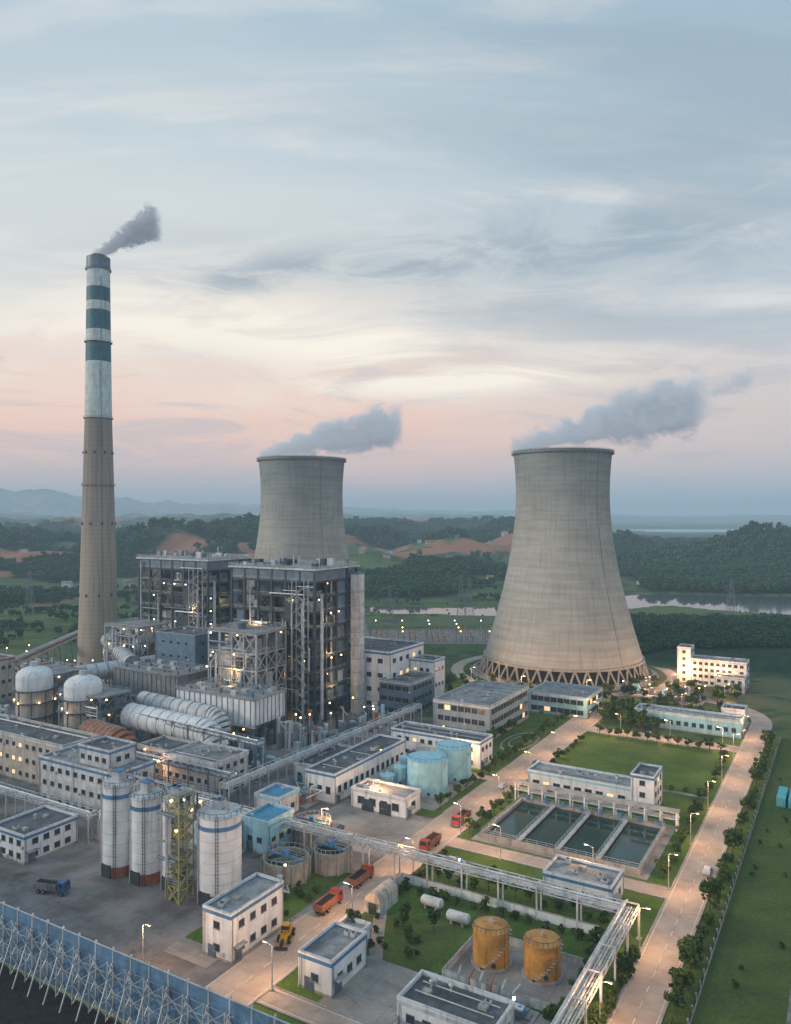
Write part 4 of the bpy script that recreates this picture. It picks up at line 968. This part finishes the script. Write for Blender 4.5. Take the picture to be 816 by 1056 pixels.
# ------------------------------------------------------------------ vehicles
def truck(p,q,rot,cab='red',bed='red',L=8.5,load='coal'):
    a=Asm('dump_truck',p,q,rot,z=.09); g=a.g('cab',cab); k=len(g.V)
    g.V+=[(2.3,-1.2,.9),(4.2,-1.2,.9),(4.2,-1.2,1.9),(3.8,-1.2,3.1),(2.3,-1.2,3.2),(2.3,1.2,.9),(4.2,1.2,.9),(4.2,1.2,1.9),(3.8,1.2,3.1),(2.3,1.2,3.2)]
    g.F+=[tuple(k+i for i in f) for f in ((0,1,2,3,4),(9,8,7,6,5),(0,5,6,1),(1,6,7,2),(2,7,8,3),(3,8,9,4),(4,9,5,0))]
    w_=a.g('windscreen','glass'); k=len(w_.V); w_.V+=[(4.22,-1.05,2.0),(4.22,1.05,2.0),(3.88,1.05,2.95),(3.88,-1.05,2.95)]; w_.F.append((k,k+1,k+2,k+3))
    w_.box(2.7,-1.24,2,3.7,-1.2,2.8); w_.box(2.7,1.2,2,3.7,1.24,2.8)
    a.g('chassis','steel').box(-L+4.6,-.5,.7,4,.5,1)
    x0=-L+4.4; b_=a.g('bed',bed); b_.box(x0,-1.25,1.05,2.1,1.25,1.2); b_.box(x0,-1.25,1.2,2.1,-1.13,2.6); b_.box(x0,1.13,1.2,2.1,1.25,2.6); b_.box(2.,-1.13,1.2,2.1,1.13,2.9); b_.box(x0,-1.13,1.2,x0+.1,1.13,2.5)
    for i in range(6): xx=x0+.3+i*(2-x0-.5)/5; b_.box(xx,-1.33,1.2,xx+.12,-1.25,2.6); b_.box(xx,1.25,1.2,xx+.12,1.33,2.6)
    a.g('load',load).box(x0+.1,-1.13,1.2,2.,1.13,2.25)
    for x in (3.2,x0+1.2,x0+2.6):
        for s_ in (-1,1): a.g('wheels','tyre').tube((x,s_*.85,.5),(x,s_*1.2,.5),.52,14); a.g('wheel_hubs','galv').tube((x,s_*1.2,.5),(x,s_*1.23,.5),.22,8)
    a.g('bumper','grey').box(4.2,-1.15,.55,4.35,1.15,.95); a.g('mudguards','tyre').box(x0+.5,-1.22,1.02,x0+3.3,-1.0,1.04); a.done()
def car(p,q,rot,mat='truckw'):
    a=Asm('parked_car',p,q,rot,z=.09); g=a.g('body',mat); pr=[(-2.2,.35),(-2.25,.85),(-1.8,1.0),(-1.2,1.42),(.5,1.45),(1.2,1.0),(2.1,.85),(2.25,.5),(2.2,.35)]
    k=len(g.V); n=len(pr)
    for s_ in (-.88,.88):
        for x,z in pr: g.V.append((x,s_*(.86 if z>1.1 else 1),z))
    g.F+=[tuple(k+i for i in range(n)),tuple(k+n+i for i in reversed(range(n)))]+[(k+i,k+n+i,k+n+(i+1)%n,k+(i+1)%n) for i in range(n)]
    a.g('windows','glass').box(-1.25,-.86,1.02,.75,.86,1.32); a.g('windows','glass').beam((.55,0,1.44),(1.15,0,1.06),1.4,.05)
    for x in (-1.4,1.4):
        for s_ in (-1,1): a.g('wheels','tyre').tube((x,s_*.7,.33),(x,s_*.92,.33),.33,12)
    a.done()
def loader(p,q,rot):
    a=Asm('wheel_loader',p,q,rot,z=.09); a.g('body','yellow').box(-3,-.9,.9,-.4,.9,2.1); a.g('body','yellow').box(-.4,-.8,.8,1.6,.8,1.5); a.g('cab','yellow').box(-.9,-.75,2.1,.6,.75,3.3); a.g('cab_windows','glass').box(-.8,-.78,2.3,.64,.78,3.1); a.g('exhaust','steel').cyl(-2,.4,2.1,3,.1,8)
    for x in (-2,1.2):
        for s_ in (-1,1): a.g('wheels','tyre').tube((x,s_*.85,.75),(x,s_*1.4,.75),.76,16); a.g('hubs','yellow').tube((x,s_*1.4,.75),(x,s_*1.43,.75),.35,10)
    for s_ in (-.6,.6): a.g('lift_arms','yellow').beam((.8,s_,1.6),(3.2,s_,.7),.2,.35)
    g=a.g('bucket','steel'); g.beam((3.3,0,.3),(4.3,0,.25),2.9,.08); g.beam((3.3,0,.3),(3.3,0,1.3),2.9,.08) ; g.beam((3.35,0,1.25),(3.9,0,1.5),2.9,.08); a.done()
H=math.pi/2
truck(-101.8,143,H,'red','rust'); truck(-102.2,157,H,'red','rust'); truck(-97,183,-H,'red','rust'); truck(-97,202,-H,'red','rust'); truck(-162,116,.3,'truckb','grey')
for (p,c,b_) in ((-170,'truckw','rust'),(-158,'red','truckw'),(-146,'truckw','grey')): truck(p,100+U(-1,1),U(-.08,.08),c,b_,9)
loader(-102,128,-H+.4)
for (p,q,r_,c) in ((-98,235,H,'truckw'),(-96.5,262,-H,'truckb'),(-31,205,H,'truckw'),(-120,212,0,'truckw'),(-120,215,0,'red'),(-120,218,0,'truckb'),(-70,320,0,'truckw'),(-118,176,0,'truckw'),(-125,180,1.5,'grey')): car(p,q,r_,c)
for i in range(3):
    a=Asm('shipping_container',-20+i*3.3,262,0); a.g('shell','cyan').box(0,0,.15,2.5,12,2.7)
    for k in range(20): a.g('corrugation','cyan').box(2.5,.3+k*.6,.25,2.56,.55+k*.6,2.6); a.g('corrugation','cyan').box(.2,.3+k*.6,2.7,2.3,.55+k*.6,2.74)
    a.g('door_bars','galv').box(.6,-.06,.3,.68,0,2.6); a.g('door_bars','galv').box(1.8,-.06,.3,1.88,0,2.6); a.done()
# ------------------------------------------------------------------ lamps, pylons, walls
def streetlamp(p,q,dirx=1,e=1700,h=8.5,axis='p'):
    e*=2.0
    a=Asm('street_lamp',p,q,0 if axis=='p' else H); a.g('pole','galv').cyl(0,0,0,h,.13,8,.07); a.g('base','conc').box(-.3,-.3,0,.3,.3,.35)
    a.g('arm','galv').tube((0,0,h),(dirx*1.8,0,h+.4),.06,6); a.g('head','grey').box(dirx*1.8-.5,-.18,h+.36,dirx*1.8+.5,.18,h+.5); a.g('lens','lampw').box(dirx*1.8-.3,-.16,h+.22,dirx*1.8+.3,.16,h+.355)
    a.light(dirx*1.8,0,h-.2,e,(1,.52,.24),.3); a.done()
for i in range(9): streetlamp(-93.3,113+i*27,-1)
for i in range(9): streetlamp(-37.5,104+i*29,1)
for i in range(3): streetlamp(-80+i*19,313.6,-1)
for i in range(2): streetlamp(-78+i*24,185.7,-1,1200)
for (p,q,e) in ((-125,172.5,1700),(-125,199,1700),(-140,225,2000),(-135,262,2000),(-118,243,1500),(-174,144,600),(-196,176,1500),(-60,420,2500),(-78,405,2500),(-52,395,2500),(-66,365,2500),(-120,106,1500)): streetlamp(p,q,1,e)
for t in (-2.6,-2.1,-1.6,-1.1,-.6,-.1):
    x=T1[0]+64*math.cos(t); y=T1[1]+64*math.sin(t); streetlamp(CA*x-SA*y,SA*x+CA*y,1,4000)
def pylon(x,y,h,z=0):
    a=Asm('transmission_pylon',world=(x,y,z)); G=a.g('lattice','grey')
    def wd(z): return 3.2*(1-z/h)**1.1+.6
    zs=np.linspace(0,h,11)
    for k in range(10):
        w0,w1=wd(zs[k]),wd(zs[k+1])
        for sx in (-1,1):
            for sy in (-1,1): G.beam((sx*w0,sy*w0,zs[k]),(sx*w1,sy*w1,zs[k+1]),.26)
            G.beam((sx*w0,-w0,zs[k]),(sx*w1,w1,zs[k+1]),.15); G.beam((-w0,sx*w0,zs[k]),(w1,sx*w1,zs[k+1]),.15); G.beam((w0,sx*w0,zs[k]),(-w1,sx*w1,zs[k+1]),.15)
    for f in (.68,.8,.92):
        for s_ in (-1,1): G.beam((0,0,h*f+1.5),(s_*7,0,h*f),.18); G.beam((0,0,h*f-.6),(s_*7,0,h*f),.18); a.g('insulators','rust').cyl(s_*7,0,h*f-2.2,h*f,.12,6)
    a.done()
pylon(55,650,38); pylon(64,672,34); pylon(272,628,34,3); pylon(-5,640,30); pylon(-330,700,38)
a=Asm('switchyard',world=(-62,530,0)); a.g('gravel_bed','gravel').box(0,0,0,150,70,.15)
for j in range(4):
    for i in range(8):
        x=4+i*20; y=6+j*18; a.g('gantry_columns','grey').beam((x,y,0),(x,y,9.5),.4)
        if i<7: a.g('gantry_beams','grey').beam((x,y,9),(x+20,y,9),.35)
        for k in range(3): a.g('breakers','rust').cyl(x+4+k*4,y+5,.1,4.,.3,7); a.g('disconnectors','galv').cyl(x+4+k*4,y+9,.1,3,.2,6); a.g('busbars','galv').tube((x+4+k*4,y+5,4),(x+4+k*4,y+9,3.2),.08,5)
        if R()<.45: lampdot(a,x+3,y,8,R()<.3,.3)
a.done()
building('relay_building',.8616*-40-.5075*560,.5075*-40+.8616*560,22,10,6,kit=4,stripe='offwhite').done()
a=Asm('perimeter_fence',-24.4,90)
for i in range(60):
    y=i*4.2; a.g('posts','conc').box(-.15,y-.15,0,.15,y+.15,2.3); a.g('rails','steel').beam((0,y,2.),(0,y+4.2,2.),.08); a.g('rails','steel').beam((0,y,.9),(0,y+4.2,.9),.08); a.g('dwarf_wall','conc').box(-.1,y+.15,0,.1,y+4.05,.7)
    for k in range(12): a.g('bars','steel').beam((0,y+.3+k*.33,.7),(0,y+.3+k*.33,2.1),.04)
a.done()

# ------------------------------------------------------------------ planting
for q in np.arange(96,334,4.4): tree(-27.0+U(-.4,.4),q+U(-.6,.6),1.15 if R()<.7 else .85,BUSH if R()<.55 else TREES,'roadside_shrub')
for q in np.arange(196,306,5.2): tree(-39.6+U(-.3,.3),q+U(-.6,.6),.8,TREES if R()<.6 else BUSH)
for q in np.arange(100,160,2.2): tree(-37.9+U(-.3,.2),q,U(1.0,1.4),BUSH,'roadside_shrub')
for q in np.arange(100,160,4): tree(-44+U(-.6,.6),q,U(.6,.8))
for p in np.arange(-88,-41,3.8): tree(p+U(-.5,.5),311,.9)
for p in np.arange(-88,-41,4.2): tree(p,260.8,.7,BUSH,'shrub')
for p in np.arange(-91,-44,3.4): tree(p+U(-.5,.5),159.5,.95,BUSH,'shrub'); tree(p,168.5+U(-1,1),.9,BUSH if R()<.6 else TREES,'shrub')
for q in np.arange(150,182,3.4): tree(-91.5,q,.9,BUSH,'shrub')
for q in np.arange(196,306,4.6): tree(-91.8,q+U(-.6,.6),.8,BUSH if R()<.5 else TREES,'roadside_shrub')
for q in np.arange(208,340,6): tree(-107,q,.8)
for i in range(40): tree(U(-93,-68),U(324,346),1.15)
for i in range(60): tree(U(-108,-45),U(350,420),1.0)
for i in range(18): tree(U(-93,-72),U(134,148),.7,BUSH if R()<.7 else TREES)
for i in range(14): tree(U(-131,-119),U(270,300),.9)
for i in range(20): tree(U(-92,-60),U(249.5,257),.75)
for i in range(40): tree(U(-205,-110),U(345,375),1.0)
for i in range(18): tree(U(-120,-107),U(133,148),.7,BUSH,'shrub')
for i in range(12): tree(U(-233,-210),U(119,130),.8)
for i in range(34): tree(U(-20,60),U(300,345),1.3)
for i in range(18): tree(U(-22,-12),U(90,300),.5,BUSH,'shrub')

# distant village
a=Asm('distant_village',world=(0,0,0))
cnt=0
while cnt<80:
    x=U(-900,1000); y=U(880,2400)
    X_=np.array([x]);Y_=np.array([y])
    if abs(x)>y*.6 or rivd(X_,Y_)[0]<15 or cover(X_,Y_)[0][0]>.5: continue
    z=float(height(X_,Y_)[0]); w_,l_,h_=U(5,8),U(7,13),U(4,7); m_=random.choice(['offwhite','beige','grey'])
    g=a.g('house_walls_'+m_,m_); g.box(x-l_/2,y-w_/2,z-3,x+l_/2,y+w_/2,z+h_)
    m_=random.choice(['roof','rust','roofg']); g=a.g('house_roofs_'+m_,m_); k=len(g.V)
    g.V+=[(x-l_/2-.5,y-w_/2-.5,z+h_),(x+l_/2+.5,y-w_/2-.5,z+h_),(x+l_/2+.5,y+w_/2+.5,z+h_),(x-l_/2-.5,y+w_/2+.5,z+h_),(x-l_/2-.5,y,z+h_+2),(x+l_/2+.5,y,z+h_+2)]
    g.F+=[(k,k+1,k+5,k+4),(k+2,k+3,k+4,k+5),(k,k+4,k+3),(k+1,k+2,k+5),(k,k+3,k+2,k+1)]
    cnt+=1
a.done()

# ------------------------------------------------------------------ steam plumes
def plume(name,loc,Lx,r0,r1,z1,dens,rise=.7,seed=0,col=(.82,.86,.90),nsc=.09,emi=.22):
    g=Geo(); R_=max(r0,r1)*1.6; g.box(-r0*1.3,-R_,-r0*1.6,Lx,R_,z1+r1*1.7)
    m=bpy.data.materials.new(name+'_vapour'); m.use_nodes=True; nt=m.node_tree; nt.nodes.clear()
    out=nt.nodes.new('ShaderNodeOutputMaterial'); pv=nt.nodes.new('ShaderNodeVolumePrincipled'); nt.links.new(pv.outputs[0],out.inputs['Volume'])
    tc=nt.nodes.new('ShaderNodeTexCoord').outputs['Object']; sp=nt.nodes.new('ShaderNodeSeparateXYZ'); nt.links.new(tc,sp.inputs[0])
    u=math_(nt,'DIVIDE',sp.outputs[0],Lx,clamp=True); zc=math_(nt,'MULTIPLY',math_(nt,'POWER',u,rise),z1)
    r=math_(nt,'MULTIPLY_ADD',u,r1-r0,r0)
    dz=math_(nt,'DIVIDE',math_(nt,'SUBTRACT',sp.outputs[2],zc),r); dy=math_(nt,'DIVIDE',sp.outputs[1],r)
    dd=math_(nt,'SQRT',math_(nt,'ADD',math_(nt,'MULTIPLY',dz,dz),math_(nt,'MULTIPLY',dy,dy)))
    mp=nt.nodes.new('ShaderNodeMapping'); mp.inputs['Location'].default_value=(seed,seed*2,0); mp.inputs['Rotation'].default_value=(0,math.radians(25),0); mp.inputs['Scale'].default_value=(.75,1,1.); nt.links.new(tc,mp.inputs[0])
    n_=noise_(nt,mp.outputs[0],nsc,5,.62,.6)
    e=math_(nt,'ADD',dd,math_(nt,'MULTIPLY',math_(nt,'SUBTRACT',n_,.5),3.6))
    f=mr(nt,e,1.1,.8); fade=math_(nt,'MULTIPLY',mr(nt,sp.outputs[0],Lx,Lx*.85),mr(nt,sp.outputs[0],-r0*1.3,-r0*.5))
    dn=math_(nt,'MULTIPLY',math_(nt,'MULTIPLY',f,fade),dens)
    nt.links.new(dn,pv.inputs['Density']); nt.links.new(math_(nt,'MULTIPLY',dn,emi),pv.inputs['Emission Strength']); pv.inputs['Emission Color'].default_value=(.66,.78,.92,1)  # vapour glows a little, standing in for multiply scattered light
    pv.inputs['Color'].default_value=col+(1,); pv.inputs['Anisotropy'].default_value=.1
    try: m.cycles.volume_step_rate=1.6
    except Exception: pass
    o=bpy.data.objects.new(name,mesh_from(name,g,[m])); scene.collection.objects.link(o); o.location=loc
plume('steam_plume',(72,440,127),104,6,17,26,.26,.85,1.7,nsc=.11)
plume('steam_plume',(-82,497,127),88,5,14,20,.26,.85,5.2,nsc=.12)
plume('smoke_plume',(-168,440,236),34,3.5,9,19,.4,.75,9.1,(.62,.68,.76),nsc=.2,emi=.14)
plume('steam_wisp',(184,445,160),22,3,6,8,.10,1,3.3,nsc=.18)
